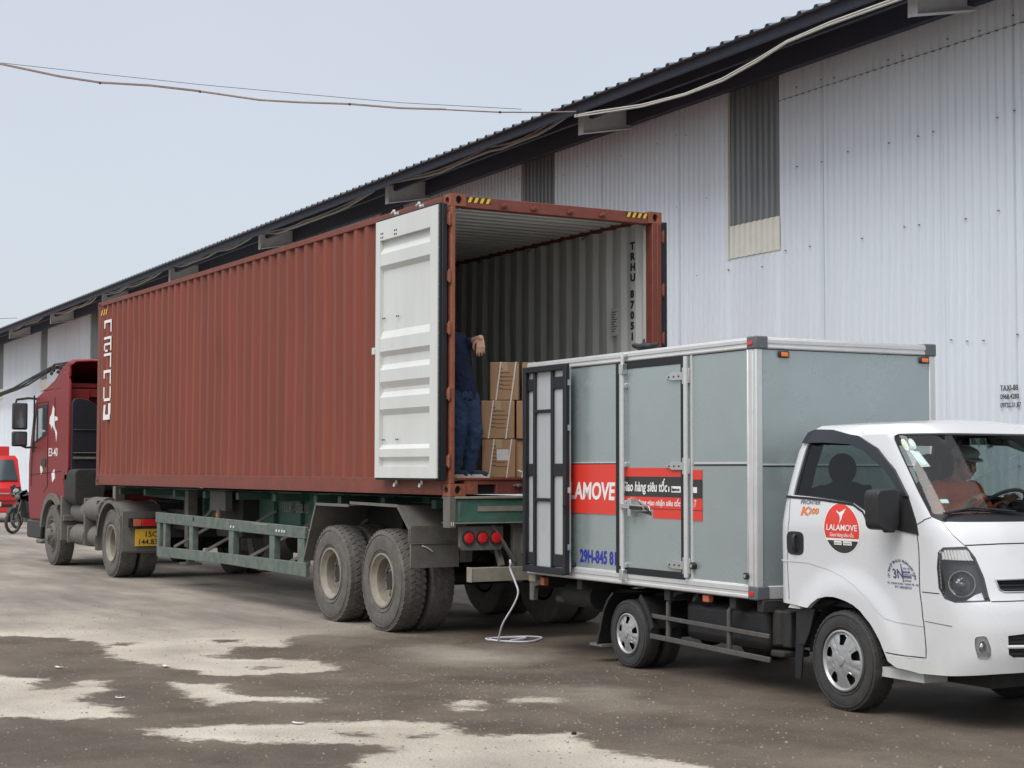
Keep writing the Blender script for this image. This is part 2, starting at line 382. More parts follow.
def make_wheel(parent, c, ro, w, side, tyre_m, rim_m, style='dish', rr=None, tread=True):
    """side=-1: outer face looks to -y. c = centre of the OUTER face. thing > wheel > tyre, rim"""
    rr = rr or ro*0.53
    cx, cy, cz = c; s = -side    # s: direction into the vehicle
    hub = MB()
    hub.lathe([(s*w*0.9, 0.001), (s*w*0.9, rr*0.9), (s*w*0.75, rr*0.9)], 'dgrey', c, seg=24)
    hub.lathe([(s*w*0.95, 0.0), (s*w*0.95, 0.06), (s*w*0.4, 0.06)], 'dgrey', c, seg=16)
    wh = hub.build('wheel', parent)
    t = MB()
    prof = [(w*0.10, rr), (w*0.03, rr+0.02), (0.0, rr+(ro-rr)*0.35), (0.0, rr+(ro-rr)*0.62), (w*0.035, ro*0.955), (w*0.10, ro*0.99), (w*0.2, ro)]
    prof += [(w-a, b) for a, b in prof[::-1]]
    t.lathe([(s*a, b) for a, b in prof], tyre_m, c, seg=56)
    # raised bead rings on the sidewall
    for q in (0.2, 0.8):
        r0 = rr+(ro-rr)*q
        t.lathe([(s*0.012, r0-0.006), (-s*0.002, r0-0.003), (-s*0.002, r0+0.003), (s*0.012, r0+0.006)], tyre_m, c, seg=56)
    if tread:
        n = 46; bw = 2*math.pi*ro/n*0.62
        for row, (ya, yb) in enumerate(((0.06, 0.24), (0.29, 0.48), (0.52, 0.71), (0.76, 0.94))):
            for k in range(n):
                a = 2*math.pi*(k+0.5*(row % 2))/n
                ca, sa = math.cos(a), math.sin(a); h = 0.011 if ro > 0.4 else 0.007
                drop = 0.007 if row in (0, 3) else 0
                vs = []
                for rad in (ro-0.02, ro+h-drop-0.004):
                    for yy in (ya, yb):
                        for tt in (-bw/2, bw/2):
                            sk = tt+(0.012 if yy == yb else -0.012)*(1 if row < 2 else -1)
                            vs.append((cx+rad*ca-sk*sa, cy+s*w*yy, cz+rad*sa+sk*ca))
                t.add(vs, [(4, 5, 7, 6), (0, 1, 5, 4), (2, 6, 7, 3), (0, 4, 6, 2), (1, 3, 7, 5)], tyre_m)
    t.build('tyre', wh, smooth=40)
    rm = MB()
    if style == 'dish':      # outer wheel of a dual pair: deep bowl
        rm.lathe([(s*w*0.10, rr+0.004), (s*w*0.01, rr+0.006), (s*w*0.0, rr-0.012), (s*w*0.14, rr-0.028), (s*w*0.20, rr-0.05), (s*w*0.55, rr*0.84), (s*w*0.62, rr*0.72),
                  (s*w*0.58, rr*0.50), (s*w*0.46, rr*0.44), (s*w*0.42, 0.001)], rim_m, c, seg=48)
        for k in range(10):
            a = 2*math.pi*k/10
            p = (cx+rr*0.57*math.cos(a), cy+s*w*0.60, cz+rr*0.57*math.sin(a))
            rm.tube([p, (p[0], p[1]-s*0.05, p[2])], 0.017, 'greyst', seg=6)
        for k in range(10):
            a = 2*math.pi*(k+0.5)/10
            p = (cx+rr*0.80*math.cos(a), cy+s*w*0.60, cz+rr*0.80*math.sin(a))
            rm.tube([p, (p[0], p[1]-s*0.006, p[2])], 0.026, 'dark', seg=8)
        rm.tube([(cx, cy+s*w*0.6, cz), (cx, cy+s*w*0.34, cz)], [0.12, 0.085], 'dgrey', seg=16)
    elif style == 'front':   # steering wheel of the tractor: convex disc with nuts
        rm.lathe([(s*w*0.10, rr+0.004), (s*w*0.01, rr+0.004), (0, rr-0.012), (s*w*0.12, rr-0.03), (s*w*0.18, rr*0.8), (-s*0.02, rr*0.66), (-s*0.03, rr*0.44), (-s*0.09, rr*0.36), (-s*0.10, 0.001)], rim_m, c, seg=40)
        for k in range(10):
            a = 2*math.pi*k/10
            p = (cx+rr*0.55*math.cos(a), cy-s*0.02, cz+rr*0.55*math.sin(a))
            rm.tube([p, (p[0], p[1]-s*0.035, p[2])], 0.018, 'greyst', seg=6)
    else:                    # hubcap with five openings
        rm.lathe([(s*w*0.12, rr+0.006), (s*0.0, rr+0.006), (-s*0.004, rr-0.004), (s*0.006, rr-0.014), (s*0.014, rr-0.018)], 'hubcap', c, seg=50)
        rm.lathe([(s*0.045, rr-0.01), (s*0.05, 0.001)], 'dark', c, seg=30)
        def hub3(u, v):
            r = math.hypot(u, v); a = math.atan2(v, u)
            d = 0.014-0.028*(1-(r/rr)**2)
            g = ((a-R(90))/(2*math.pi/5)+0.5) % 1.0     # 0.5 at an opening; spokes at 0/1
            gd = min(g, 1-g)
            if 0.2*rr < r < 0.93*rr: d += 0.008*max(0, 1-abs(gd-0.0)/0.05)
            if 0.45*rr < r < 0.88*rr: d += 0.010*max(0, 1-abs(gd-0.30)/0.05)
            return (cx+u, cy+s*d, cz+v)
        outer = [(0.0+(rr-0.006)*math.cos(2*math.pi*k/60), (rr-0.006)*math.sin(2*math.pi*k/60)) for k in range(60)]
        holes = []
        for k in range(5):
            a0 = R(90)+2*math.pi*k/5; q = []
            for (ra, da) in ((0.52, 6), (0.56, 11), (0.80, 13), (0.87, 9), (0.88, 0), (0.87, -9), (0.80, -13), (0.56, -11), (0.52, -6)):
                q.append((ra*rr*math.cos(a0+R(da)), ra*rr*math.sin(a0+R(da))))
            holes.append(q)
        patch(outer, holes, rr*0.07, hub3, rm, 'hubcap')
        rm.lathe([(s*0.0, 0.034), (-s*0.02, 0.03), (-s*0.022, 0.001)], 'hubcap', c, seg=24)
    rm.build('rim', wh, smooth=40)
    return wh
def skin_mesh(name, parent, pts, edges, mt, sub=2, root=0):
    """pts: list of (co, radius or (rx, ry)); one continuous limb/body surface"""
    me = bpy.data.meshes.new(name); me.from_pydata([p[0] for p in pts], edges, [])
    o = bpy.data.objects.new(name, me); COL.objects.link(o)
    if parent: o.parent = parent
    sk = o.modifiers.new('skin', 'SKIN')
    if not me.skin_vertices: 
        bm = bmesh.new(); bm.from_mesh(me); bm.verts.layers.skin.verify(); bm.to_mesh(me); bm.free()
    for i, p in enumerate(pts):
        r = p[1] if isinstance(p[1], tuple) else (p[1], p[1])
        me.skin_vertices[0].data[i].radius = r
        me.skin_vertices[0].data[i].use_root = (i == root)
    sk.use_smooth_shade = True; sk.branch_smoothing = 0.6
    sb = o.modifiers.new('sub', 'SUBSURF'); sb.levels = sub; sb.render_levels = sub
    me.materials.append(M[mt])
    # bake the modifiers so the surface is a plain mesh
    dg = bpy.context.evaluated_depsgraph_get(); dg.update()
    nm = bpy.data.meshes.new_from_object(o.evaluated_get(dg))
    o.modifiers.clear(); o.data = nm; nm.name = name
    if not nm.materials: nm.materials.append(M[mt])
    nm.polygons.foreach_set('use_smooth', [True]*len(nm.polygons))
    bpy.data.meshes.remove(me)
    return o
def chain(n, start=0): return [(start+i, start+i+1) for i in range(n-1)]
def ray(px, py):
    return fw + r2*((px-512)/CAMF) - u2*((py-384)/CAMF)
def gpt(px, py, z=0.0):
    d = ray(px, py); t = (z-CAMZ)/d.z
    return (CAMX+d.x*t, CAMY+d.y*t)

# ================================================================ GROUND
dry_px = [
 [(172, 683), (220, 684), (230, 690), (245, 695), (262, 698), (300, 697.5), (322, 698.5), (322, 702), (300, 702), (250, 701), (210, 704.5), (200, 701), (188, 695)],
 [(-160, 668), (0, 676), (43, 679), (35, 683), (32, 690), (60, 689), (82, 681), (117, 680), (95, 684), (117, 690), (85, 694), (70, 700), (105, 706), (125, 716), (70, 720), (0, 716), (-160, 722)],
 [(135, 729), (165, 727.5), (200, 726), (300, 723), (400, 721), (450, 724), (463, 735), (480, 736), (530, 734), (575, 734), (590, 748), (650, 758), (720, 768), (860, 800), (700, 860), (430, 860), (380, 800), (360, 764), (358, 758), (390, 750), (384, 746), (340, 744), (270, 743), (200, 741), (165, 736)],
 [(452, 703), (460, 700), (475, 700), (484, 705), (478, 710), (458, 710)],
 [(505, 699), (540, 697), (563, 700), (560, 703), (530, 702)],
 [(456, 653), (470, 652), (478, 656), (462, 659)]]
L1 = [gpt(*q) for q in [(-300, 622), (0, 635.5), (60, 638), (90, 642), (107, 647), (105, 651), (117, 659), (164, 666), (215, 675), (266, 675), (300, 674), (324, 672), (336, 669.5), (332, 664.5), (305, 660.5), (273, 658.6),
      (235, 659), (207, 656), (227, 654), (230, 648), (250, 646), (281, 647.5), (290, 640), (300, 636), (340, 633), (400, 627), (430, 612)]] + [(-3.0, 2.6), (-4, 4.5), (12, 4.9), (60, 5), (400, 0), (400, 380), (-400, 380), (-400, -60), (-60, -40)]
polys = [[gpt(*q) for q in p] for p in dry_px]+[L1]
dark_px = [[(265, 676), (278, 673), (300, 673.5), (283, 677)], [(107, 645), (120, 642.5), (137, 643), (128, 646)], [(214, 640), (234, 640), (236, 642.5), (216, 642.5)], [(258, 667), (282, 666), (286, 668), (262, 669)], [(3, 736), (36, 733), (40, 738), (8, 739.5)], [(345, 734), (366, 733.5), (368, 737), (347, 737)], [(404, 736), (430, 733), (438, 738), (415, 740)]]
holes = [[gpt(*q) for q in p] for p in dark_px]
def axis_pts(lo, hi, step, far):
    a = list(np.arange(lo, hi+1e-6, step)); d = step; x = lo; l = []
    while x > -far: d *= 1.35; x -= d; l.append(x)
    x = hi; d = step; r = []
    while x < far: d *= 1.35; x += d; r.append(x)
    return np.array(l[::-1]+a+r)
gx = axis_pts(-12, 9, 0.07, 900); gy = axis_pts(-7, 3.0, 0.05, 900)
X, Y = np.meshgrid(gx, gy, indexing='ij'); P = np.stack([X.ravel(), Y.ravel()], 1)
def sdf(P, poly):
    q = np.array(poly); d = np.full(len(P), 1e9); ins = np.zeros(len(P), bool)
    for i in range(len(q)):
        a = q[i]; b = q[(i+1) % len(q)]; ab = b-a
        t = np.clip(((P-a)@ab)/(ab@ab+1e-12), 0, 1); d = np.minimum(d, np.hypot(*(P-a-t[:, None]*ab).T))
        c = ((a[1] > P[:, 1]) != (b[1] > P[:, 1]))
        with np.errstate(divide='ignore', invalid='ignore'):
            ins ^= c & (P[:, 0] < (b[0]-a[0])*(P[:, 1]-a[1])/(b[1]-a[1])+a[0])
    return np.where(ins, d, -d)
dry = np.full(len(P), -9.0)
for q in polys: dry = np.maximum(dry, sdf(P, q))
for q in holes: dry = np.minimum(dry, -sdf(P, q))
dry = np.clip(dry, -1.5, 1.5)
me = bpy.data.meshes.new('ground'); nx, ny = len(gx), len(gy)
idx = np.arange(nx*ny).reshape(nx, ny)
F = np.stack([idx[:-1, :-1], idx[1:, :-1], idx[1:, 1:], idx[:-1, 1:]], -1).reshape(-1, 4)
me.from_pydata(np.c_[P, np.zeros(len(P))].tolist(), [], F.tolist())
at = me.attributes.new('dry', 'FLOAT', 'POINT'); at.data.foreach_set('value', dry.astype(np.float32))
soft = np.clip((P[:, 0]+5.0)/2.0, 0, 1)*np.clip((P[:, 1]+1.3)/0.8, 0, 1)
a2 = me.attributes.new('soft', 'FLOAT', 'POINT'); a2.data.foreach_set('value', soft.astype(np.float32))
gm = bpy.data.materials.new('yard surface'); gm.use_nodes = True
n = gm.node_tree.nodes; l = gm.node_tree.links; b = n['Principled BSDF']
tc = n.new('ShaderNodeTexCoord')
def noise(sc, det=6, ro=0.6, vec=None):
    q = n.new('ShaderNodeTexNoise'); q.inputs['Scale'].default_value = sc; q.inputs['Detail'].default_value = det; q.inputs['Roughness'].default_value = ro
    l.new(vec or tc.outputs['Object'], q.inputs['Vector']); return q.outputs[0]
def rng(v, a, b_, c, d):
    q = n.new('ShaderNodeMapRange'); q.inputs[1].default_value = a; q.inputs[2].default_value = b_; q.inputs[3].default_value = c; q.inputs[4].default_value = d
    l.new(v, q.inputs[0]); return q.outputs[0]
def mth(op, a, b_):
    q = n.new('ShaderNodeMath'); q.operation = op
    for i, v in enumerate((a, b_)):
        if isinstance(v, (int, float)): q.inputs[i].default_value = v
        else: l.new(v, q.inputs[i])
    return q.outputs[0]
def mixc(f, a, b_, mode='MIX'):
    q = n.new('ShaderNodeMix'); q.data_type = 'RGBA'; q.blend_type = mode
    for i, v in ((0, f), (6, a), (7, b_)):
        if isinstance(v, (int, float)): q.inputs[i].default_value = v
        elif isinstance(v, tuple): q.inputs[i].default_value = v
        else: l.new(v, q.inputs[i])
    return q.outputs[2]
an = n.new('ShaderNodeAttribute'); an.attribute_name = 'dry'
edge = mth('ADD', an.outputs['Fac'], rng(noise(3.2, 8, 0.65), 0.2, 0.8, -0.16, 0.16))
edge = mth('ADD', edge, rng(noise(11, 9, 0.78), 0.25, 0.75, -0.10, 0.10))
fac = rng(edge, -0.05, 0.05, 0, 1)
# by the trailer wheels the pale dust fades out gradually instead of ending at an edge
an2 = n.new('ShaderNodeAttribute'); an2.attribute_name = 'soft'
wide = rng(mth('ADD', an.outputs['Fac'], rng(noise(1.2, 8, 0.7), 0.25, 0.75, -0.5, 0.5)), -0.9, 0.9, 0, 0.8)
q_ = n.new('ShaderNodeMix'); q_.data_type = 'FLOAT'; l.new(an2.outputs['Fac'], q_.inputs[0]); l.new(fac, q_.inputs[2]); l.new(wide, q_.inputs[3]); fac = q_.outputs[0]
mp = n.new('ShaderNodeMapping'); mp.inputs['Scale'].default_value = (0.18, 0.8, 1); mp.inputs['Rotation'].default_value = (0, 0, R(8)); l.new(tc.outputs['Object'], mp.inputs[0])
tr = noise(1.1, 7, 0.62, mp.outputs[0])
darkc = mixc(rng(noise(1.3, 7), 0.3, 0.7, 0, 1), (0.090, 0.071, 0.055, 1), (0.175, 0.143, 0.113, 1))
darkc = mixc(rng(tr, 0.50, 0.72, 0, 0.75), darkc, (0.185, 0.152, 0.118, 1))
darkc = mixc(rng(noise(0.55, 5, 0.6), 0.50, 0.66, 0, 0.6), darkc, (0.070, 0.056, 0.045, 1))
darkc = mixc(rng(noise(7, 9, 0.8), 0.56, 0.74, 0, 0.55), darkc, (0.27, 0.235, 0.19, 1))
darkc = mixc(rng(noise(16, 8, 0.8), 0.30, 0.44, 0.5, 0), darkc, (0.05, 0.041, 0.033, 1))
lightc = mixc(rng(noise(0.9, 7), 0.3, 0.7, 0, 1), (0.42, 0.37, 0.305, 1), (0.64, 0.58, 0.495, 1))
# the far yard is more worn: grey wheel tracks through the pale dust
lightc = mixc(mth('MULTIPLY', rng(tr, 0.36, 0.60, 0.35, 0.95), rng(an.outputs['Fac'], 0.15, 1.1, 0, 1)), lightc, (0.205, 0.186, 0.163, 1))
lightc = mixc(rng(noise(2.4, 8, 0.7, mp.outputs[0]), 0.60, 0.78, 0, 0.6), lightc, (0.12, 0.105, 0.09, 1))
lightc = mixc(rng(noise(9, 9, 0.8), 0.58, 0.74, 0, 0.55), lightc, (0.19, 0.165, 0.138, 1))
base = mixc(fac, darkc, lightc)
vo = n.new('ShaderNodeTexVoronoi'); vo.inputs['Scale'].default_value = 75; l.new(tc.outputs['Object'], vo.inputs['Vector'])
vo2 = n.new('ShaderNodeTexVoronoi'); vo2.inputs['Scale'].default_value = 26; l.new(tc.outputs['Object'], vo2.inputs['Vector'])
spk = mth('MULTIPLY', rng(vo.outputs['Distance'], 0.16, 0.24, 1, 0), rng(noise(4, 3), 0.46, 0.62, 0, 0.6))
spk2 = mth('MULTIPLY', rng(vo2.outputs['Distance'], 0.07, 0.11, 1, 0), rng(noise(1.7, 3), 0.5, 0.6, 0, 0.7))
base = mixc(mth('MAXIMUM', spk, spk2), base, (0.34, 0.31, 0.27, 1))
base = mixc(rng(noise(120, 4, 0.7), 0.35, 0.6, 0.45, 0), base, (0.06, 0.052, 0.044, 1))
base = mixc(1.0, base, rng(noise(55, 5, 0.7), 0.25, 0.75, 0.72, 1.28), 'MULTIPLY')
l.new(base, b.inputs['Base Color'])
b.inputs['Specular IOR Level'].default_value = 0.12
l.new(rng(fac, 0, 1, 0.78, 0.95), b.inputs['Roughness'])
bp = n.new('ShaderNodeBump'); bp.inputs['Strength'].default_value = 0.8; bp.inputs['Distance'].default_value = 0.012
hh = mth('ADD', noise(45, 7, 0.75), mth('MULTIPLY', noise(3, 5), 1.8)); hh = mth('ADD', hh, mth('MULTIPLY', fac, 0.12))
l.new(hh, bp.inputs['Height']); l.new(bp.outputs[0], b.inputs['Normal'])
me.materials.append(gm)
go = bpy.data.objects.new('ground', me); COL.objects.link(go); go['kind'] = 'structure'

# loose grit: small stones scattered over the yard
mb = MB(); rg = random.Random(3)
def grit(n_, fx, fy, r0, r1):
    for _ in range(n_):
        x, y = fx(), fy(); r = r0+(r1-r0)*rg.random()**3
        if abs(y) > 6.2 or x > 8.5: continue
        a = rg.random()*6.28
        vs = [(x+r*math.cos(a+k*1.57)*rg.uniform(.7, 1.2), y+r*math.sin(a+k*1.57)*rg.uniform(.7, 1.2), 0.0) for k in range(4)]
        vs.append((x+rg.uniform(-.3, .3)*r, y+rg.uniform(-.3, .3)*r, r*rg.uniform(.5, .9)))
        mb.add(vs, [(0, 1, 4), (1, 2, 4), (2, 3, 4), (3, 0, 4)], 'pebble')
grit(3600, lambda: rg.uniform(-6, 7.5), lambda: rg.uniform(-6, 0.4), 0.004, 0.014)
grit(900, lambda: rg.gauss(4.2, 1.8), lambda: rg.gauss(-1.3, 0.8), 0.004, 0.014)
grit(700, lambda: rg.gauss(1.4, 2.2), lambda: rg.gauss(-1.2, 0.9), 0.004, 0.013)
go = mb.build('gravel', smooth=0); go['kind'] = 'stuff'; go['label'] = 'pale loose grit scattered over the dark yard'

# a few scraps lying on the yard
def scrap(name, px, py, size, mt, label, cat, rz=0.4, cup=0.3):
    x, y = gpt(px, py); mb = MB()
    N = 5; vs = []; 
    for i in range(N+1):
        for j in range(3):
            u = (i/N-0.5)*size; v = (j/2-0.5)*size*0.45*(1-abs(i/N-0.5)*0.9)
            w = 0.006+cup*size*(abs(i/N-0.5)**2+0.3*abs(j/2-0.5))
            vs.append((x+u*math.cos(rz)-v*math.sin(rz), y+u*math.sin(rz)+v*math.cos(rz), w))
    fs = [(i*3+j, (i+1)*3+j, (i+1)*3+j+1, i*3+j+1) for i in range(N) for j in range(2)]
    mb.add(vs, fs, mt); o = mb.build(name, None); sd = o.modifiers.new('t', 'SOLIDIFY'); sd.thickness = 0.004
    return tag(o, label, cat)
scrap('dry_leaf', 59, 668.5, 0.09, 'paper', 'small pale curled scrap on the dark patch at the far left', 'litter')
scrap('paper_scrap', 120, 699, 0.07, 'paper', 'small white scrap on the dark ground between two pale patches', 'litter', 1.2)
scrap('paper_scrap', 166, 667.5, 0.10, 'paper', 'white scrap at the edge of the large pale ground patch', 'litter', 0.1)
scrap('paper_scrap', 298, 724.5, 0.08, 'paper', 'white scrap on the top edge of the pale patch in front', 'litter', 0.8)
scrap('cardboard_scrap', 72, 563.5, 0.75, 'leaf', 'flat brown cardboard scrap behind the front wheel of the red tractor', 'litter', 1.2, 0.06)
x, y = gpt(574, 734.5)
mb = MB(); mb.ico((x, y, 0.008), 0.016, 'dark', 2, (1.2, 1, .7)); tag(mb.build('stone'), 'small black stone on the edge of the pale patch in front', 'stone')

# weeds along the foot of the warehouse wall
mb = MB(); rg = random.Random(5)
for _ in range(900):
    x = rg.uniform(-26, 6); y = 6.0-0.036*x-abs(rg.gauss(0.25, 0.25))-0.05; h = rg.uniform(0.05, 0.3)*(0.6+0.6*math.sin(x*1.7)**2); a = rg.random()*6.28; w = rg.uniform(.012, .03)
    dx, dy = math.cos(a), math.sin(a); t = rg.uniform(.1, .5)*h
    mb.add([(x-dy*w, y+dx*w, 0), (x+dy*w, y-dx*w, 0), (x+dx*t+dy*w*.6, y+dy*t-dx*w*.6, h*.7), (x+dx*t*1.6, y+dy*t*1.6, h), (x+dx*t-dy*w*.6, y+dy*t+dx*w*.6, h*.7)], [(0, 1, 2, 3, 4)], 'weed')
go = mb.build('weeds', smooth=0); go['kind'] = 'stuff'; go['label'] = 'green weeds growing along the foot of the warehouse wall'

# ================================================================ WAREHOUSE
BYAW = -0.036
wh = empty('warehouse', (0, 6.02, 0), 'long warehouse clad in pale blue white corrugated sheet under a dark overhanging roof', 'warehouse', BYAW)
# local frame: x along the wall, -y outward (towards the yard), z up
S0, S1 = -78.0, 14.0
wins = [-3.19, -9.13]+[-15.1-5.95*k for k in range(4)]+[-39.2, -46.9, -55.2, -63, -70.5]
WZ0, WZ1 = 4.89, 7.0
mb = MB(); vs = []; 
def wall_strip(xa, xb, z0, z1, mt, pitch=0.125, dep=0.027, y0=0.0):
    pts = []; x = xa
    k = 0
    while x < xb-1e-6:
        for dx, yy in ((0, 0), (0.045, 0), (0.06, -dep), (0.11, -dep)):
            if x+dx < xb: pts.append((x+dx, yy))
        x += pitch
    pts.append((xb, 0))
    o = [(p[0], y0+p[1], z0) for p in pts]+[(p[0], y0+p[1], z1) for p in pts]; nn = len(pts)
    mb.add(o, [(i, i+1, nn+i+1, nn+i) for i in range(nn-1)], mt)
edges = []
x = S0
for wc in sorted(wins):
    wall_strip(x, wc-0.55, 0.12, 7.05, 'wallm')
    wall_strip(wc-0.55, wc+0.55, 0.12, 4.50, 'wallm')
    x = wc+0.55
wall_strip(x, S1, 0.12, 7.05, 'wallm')
# overlap lips where one sheet ends on the next, the horizontal lap and the screw heads
x = S0+0.3
while x < S1:
    if all(abs(x-w) > 0.62 for w in wins): mb.box(x, x+0.006, -0.0295, -0.002, 0.12, 6.9, 'wallm')
    x += 1.07
rg = random.Random(11)
for zl in (6.35, 5.35, 4.32, 2.95, 1.6):
    x = S0
    while x < S1:
        if x > -20 and all(abs(x-w) > 0.6 or zl < 4.4 for w in wins):
            zz = zl+rg.uniform(-.03, .03)+ (0.12 if int(x/3) % 3 == 0 else 0)
            mb.tube([(x, -0.012, zz), (x, -0.034, zz)], 0.0075, 'greyst', seg=6)
        x += 0.25*rg.choice([1, 2, 3, 4])
a0 = -2.6
mb.box(-2.62, 8.0, -0.0305, -0.003, 6.386, 6.390, 'greyst')
# plinth, ends and back
mb.box(S0, S1, 0.004, 0.25, 0, 0.118, 'raft')
mb.box(S0, S0+0.1, 0.05, 16, 0, 7.2, 'wallm'); mb.box(S1-0.1, S1, 0.05, 16, 0, 7.2, 'wallm'); mb.box(S0, S1, 16.0, 16.1, 0, 7.2, 'wallm')
mb.box(S0, S1, 0.3, 0.34, 0.0, 4.4, 'purl')
mb.build('wall', wh, smooth=20)
for wc in wins:
    mb = MB(); wall_strip(wc-0.55, wc+0.55, 4.89, 7.0, 'skylt', y0=0.012)
    mb.box(wc-0.59, wc-0.552, -0.03, 0.01, 4.46, 7.0, 'cream')
    mb.build('translucent_window', wh, smooth=20)
    mb = MB(); wall_strip(wc-0.548, wc+0.56, 4.47, 4.905, 'cream', y0=-0.012, dep=.03); mb.build('window_apron', wh, smooth=20)
# roof: ribbed sheet from the eave over the overhang and up the slope
mb = MB(); tl = math.tan(R(11)); pts = []
x = S0-0.5
while x < S1+0.5:
    for dx, dz in ((0, 0), (0.19, 0), (0.215, 0.035), (0.265, 0.035), (0.29, 0)): pts.append((x+dx, dz))
    x += 0.30
def rz(o): return 6.75+tl*(1.5-o)       # o = distance outward from the wall
nn = len(pts); rows = [1.5, 0.8, 0.0, -4.0, -8.0]
o = [(p[0], -q, rz(q)+p[1]) for q in rows for p in pts]
mb.add(o, [(k*nn+i, k*nn+i+1, (k+1)*nn+i+1, (k+1)*nn+i) for k in range(len(rows)-1) for i in range(nn-1)], 'roofm')
mb.quad((S0-.5, 8, rz(-8)+.01), (S1+.5, 8, rz(-8)+.01), (S1+.5, 17, rz(-8)-9*tl), (S0-.5, 17, rz(-8)-9*tl), 'roofm')
rf = mb.build('roof', wh, smooth=20)
sdm = rf.modifiers.new('t', 'SOLIDIFY'); sdm.thickness = 0.004
mb = MB()
for o_, w_, h_ in ((1.36, 0.06, 0.13), (0.80, 0.06, 0.15)):
    mb.box(S0, S1, -o_-w_/2, -o_+w_/2, rz(o_)-h_-0.004, rz(o_)-0.006, 'purl')
mb.box(S0, S1, -0.20, -0.12, 6.70, rz(.16)-.01, 'purl')
mb.box(S0, S1, -0.10, -0.035, 6.72, rz(.06)-.01, 'purl')
mb.build('purlin', wh)
sx = 1.0
while sx > S0:
    mb = MB(); w = 0.13
    # web and flanges of a tapered rafter, with the pale end plate
    mb.prism([(-0.95, 6.50), (-0.95, 6.80), (-0.11, 6.95), (-0.11, 6.66)], sx-0.006, sx+0.006, 'raft', 'yz')
    mb.prism([(-0.95, 6.492), (-0.95, 6.50), (-0.11, 6.66), (-0.11, 6.652)], sx-w/2, sx+w/2, 'raft', 'yz')
    mb.prism([(-0.95, 6.80), (-0.95, 6.808), (-0.11, 6.958), (-0.11, 6.95)], sx-w/2, sx+w/2, 'raft', 'yz')
    mb.box(sx-w/2-.01, sx+w/2+.01, -0.965, -0.952, 6.485, 6.812, 'raft')
    mb.build('rafter', wh)
    sx -= 7.07
# telephone numbers stencilled on the sheet
mb = MB()
for i, (tx, sz) in enumerate((('TAXI-88', 0.085), ('0968.4280', 0.075), ('09732.31.87', 0.07))):
    mb.add(*text_mesh(tx, sz, side_T(1.245, -0.0295, 2.50-i*0.088), 'ink', xs=0.86, bold=0.003))
mb.build('painted_numbers', wh, smooth=0)

# cables under the eave and across the sky
def bpt(s, o_, z):   # warehouse frame to world
    c, q = math.cos(BYAW), math.sin(BYAW); return (s*c+o_*q, 6.02+s*q-o_*c, z)
def sag(a, b, d, k=10): return [tuple(Vector(a).lerp(Vector(b), i/k)-Vector((0, 0, d*4*(i/k)*(1-i/k)))) for i in range(k+1)]
tips = [bpt(1.0-7.07*i, 1.02, 6.86) for i in range(8)]
pts = []
for i in range(1, 7):
    a, c = tips[i], tips[i+1]; mid = bpt(1.0-7.07*(i+.5)+(.9 if i % 2 else -.3), 1.12, 6.74-0.05*(i % 3))
    pts += sag(a, mid, 0.10, 7)[:-1]+sag(mid, c, 0.10, 7)[:-1]
pts.append(tips[-1])
mb = MB(); mb.tube([(p[0]+.02*math.sin(i*2.2), p[1]+.015*math.sin(i*1.3), p[2]+.012*math.sin(i*1.7)) for i, p in enumerate(pts)], 0.022, 'cablew', seg=6)
mb.tube([(p[0], p[1]-.03, p[2]+.035+.01*math.sin(i*1.1)) for i, p in enumerate(pts)], 0.014, 'cablew', seg=6)
pe = [bpt(-6.03, 1.02, 6.80), bpt(-5.3, 1.5, 6.56), bpt(-4.6, 1.6, 6.47), bpt(-3.4, 1.6, 6.33), bpt(-2.4, 1.6, 6.27), bpt(-1.6, 1.6, 6.29), bpt(-.9, 1.6, 6.37), bpt(-.35, 1.6, 6.45), bpt(.4, 1.6, 6.48), bpt(1.6, 1.6, 6.47), bpt(3.5, 1.6, 6.5), bpt(7, 1.5, 6.6)]
mb.tube(pe, .013, 'cablew', 6); mb.tube([(p[0]+.01, p[1]-.01, p[2]-.028+.008*math.sin(i*2)) for i, p in enumerate(pe)], .012, 'cablew', 6)
tag(mb.build('eave_cable'), 'pale cable looping from rafter end to rafter end under the eave', 'cable')
sk = [(-5.21, 4.62, 6.58), (-5.49, 4.23, 6.58), (-5.8, 3.77, 6.59), (-6.23, 3.15, 6.64), (-6.6, 2.62, 6.67), (-7.0, 2.04, 6.74), (-7.4, 1.46, 6.775), (-7.73, .99, 6.82), (-8.22, .29, 6.96), (-8.63, -.31, 7.055), (-9.04, -.9, 7.11), (-9.38, -1.38, 7.21), (-9.88, -2.11, 7.41), (-10.9, -3.6, 7.9), (-13.6, -7.5, 9.6)]
mb = MB(); e0 = bpt(-6.03, 1.0, 6.82)
mb.tube([e0]+sk, 0.011, 'cablep', seg=6); mb.tube([(p[0], p[1], p[2]+.014) for p in sk[3:9]], 0.010, 'cablew', seg=6); mb.tube([(p[0], p[1], p[2]+.014) for p in sk[8:]], 0.009, 'cablep', seg=6)
for i in (2, 5, 8, 10): mb.ico(sk[i], 0.022, 'cableb', 1)
tag(mb.build('overhead_cable'), 'taped pinkish cable crossing the open sky down to the eave', 'cable')
mb = MB(); mb.tube([(-5.6, 4.0, 6.62), (-6.6, 2.62, 6.75), (-7.4, 1.46, 6.9), (-8.22, .29, 7.06), (-9.04, -.9, 7.24), (-9.88, -2.11, 7.43), (-13.7, -7.5, 9.7)], 0.004, 'cableb', seg=5)
tag(mb.build('thin_wire'), 'thin wire running just above the pinkish cable in the sky', 'wire')
mb = MB(); mb.tube(sag((-72, -6, 9.1), bpt(-44, 1.55, 6.86), 0.3, 10), 0.008, 'cableb', seg=5)
tag(mb.build('thin_wire'), 'thin level wire low in the sky at the far left', 'wire')
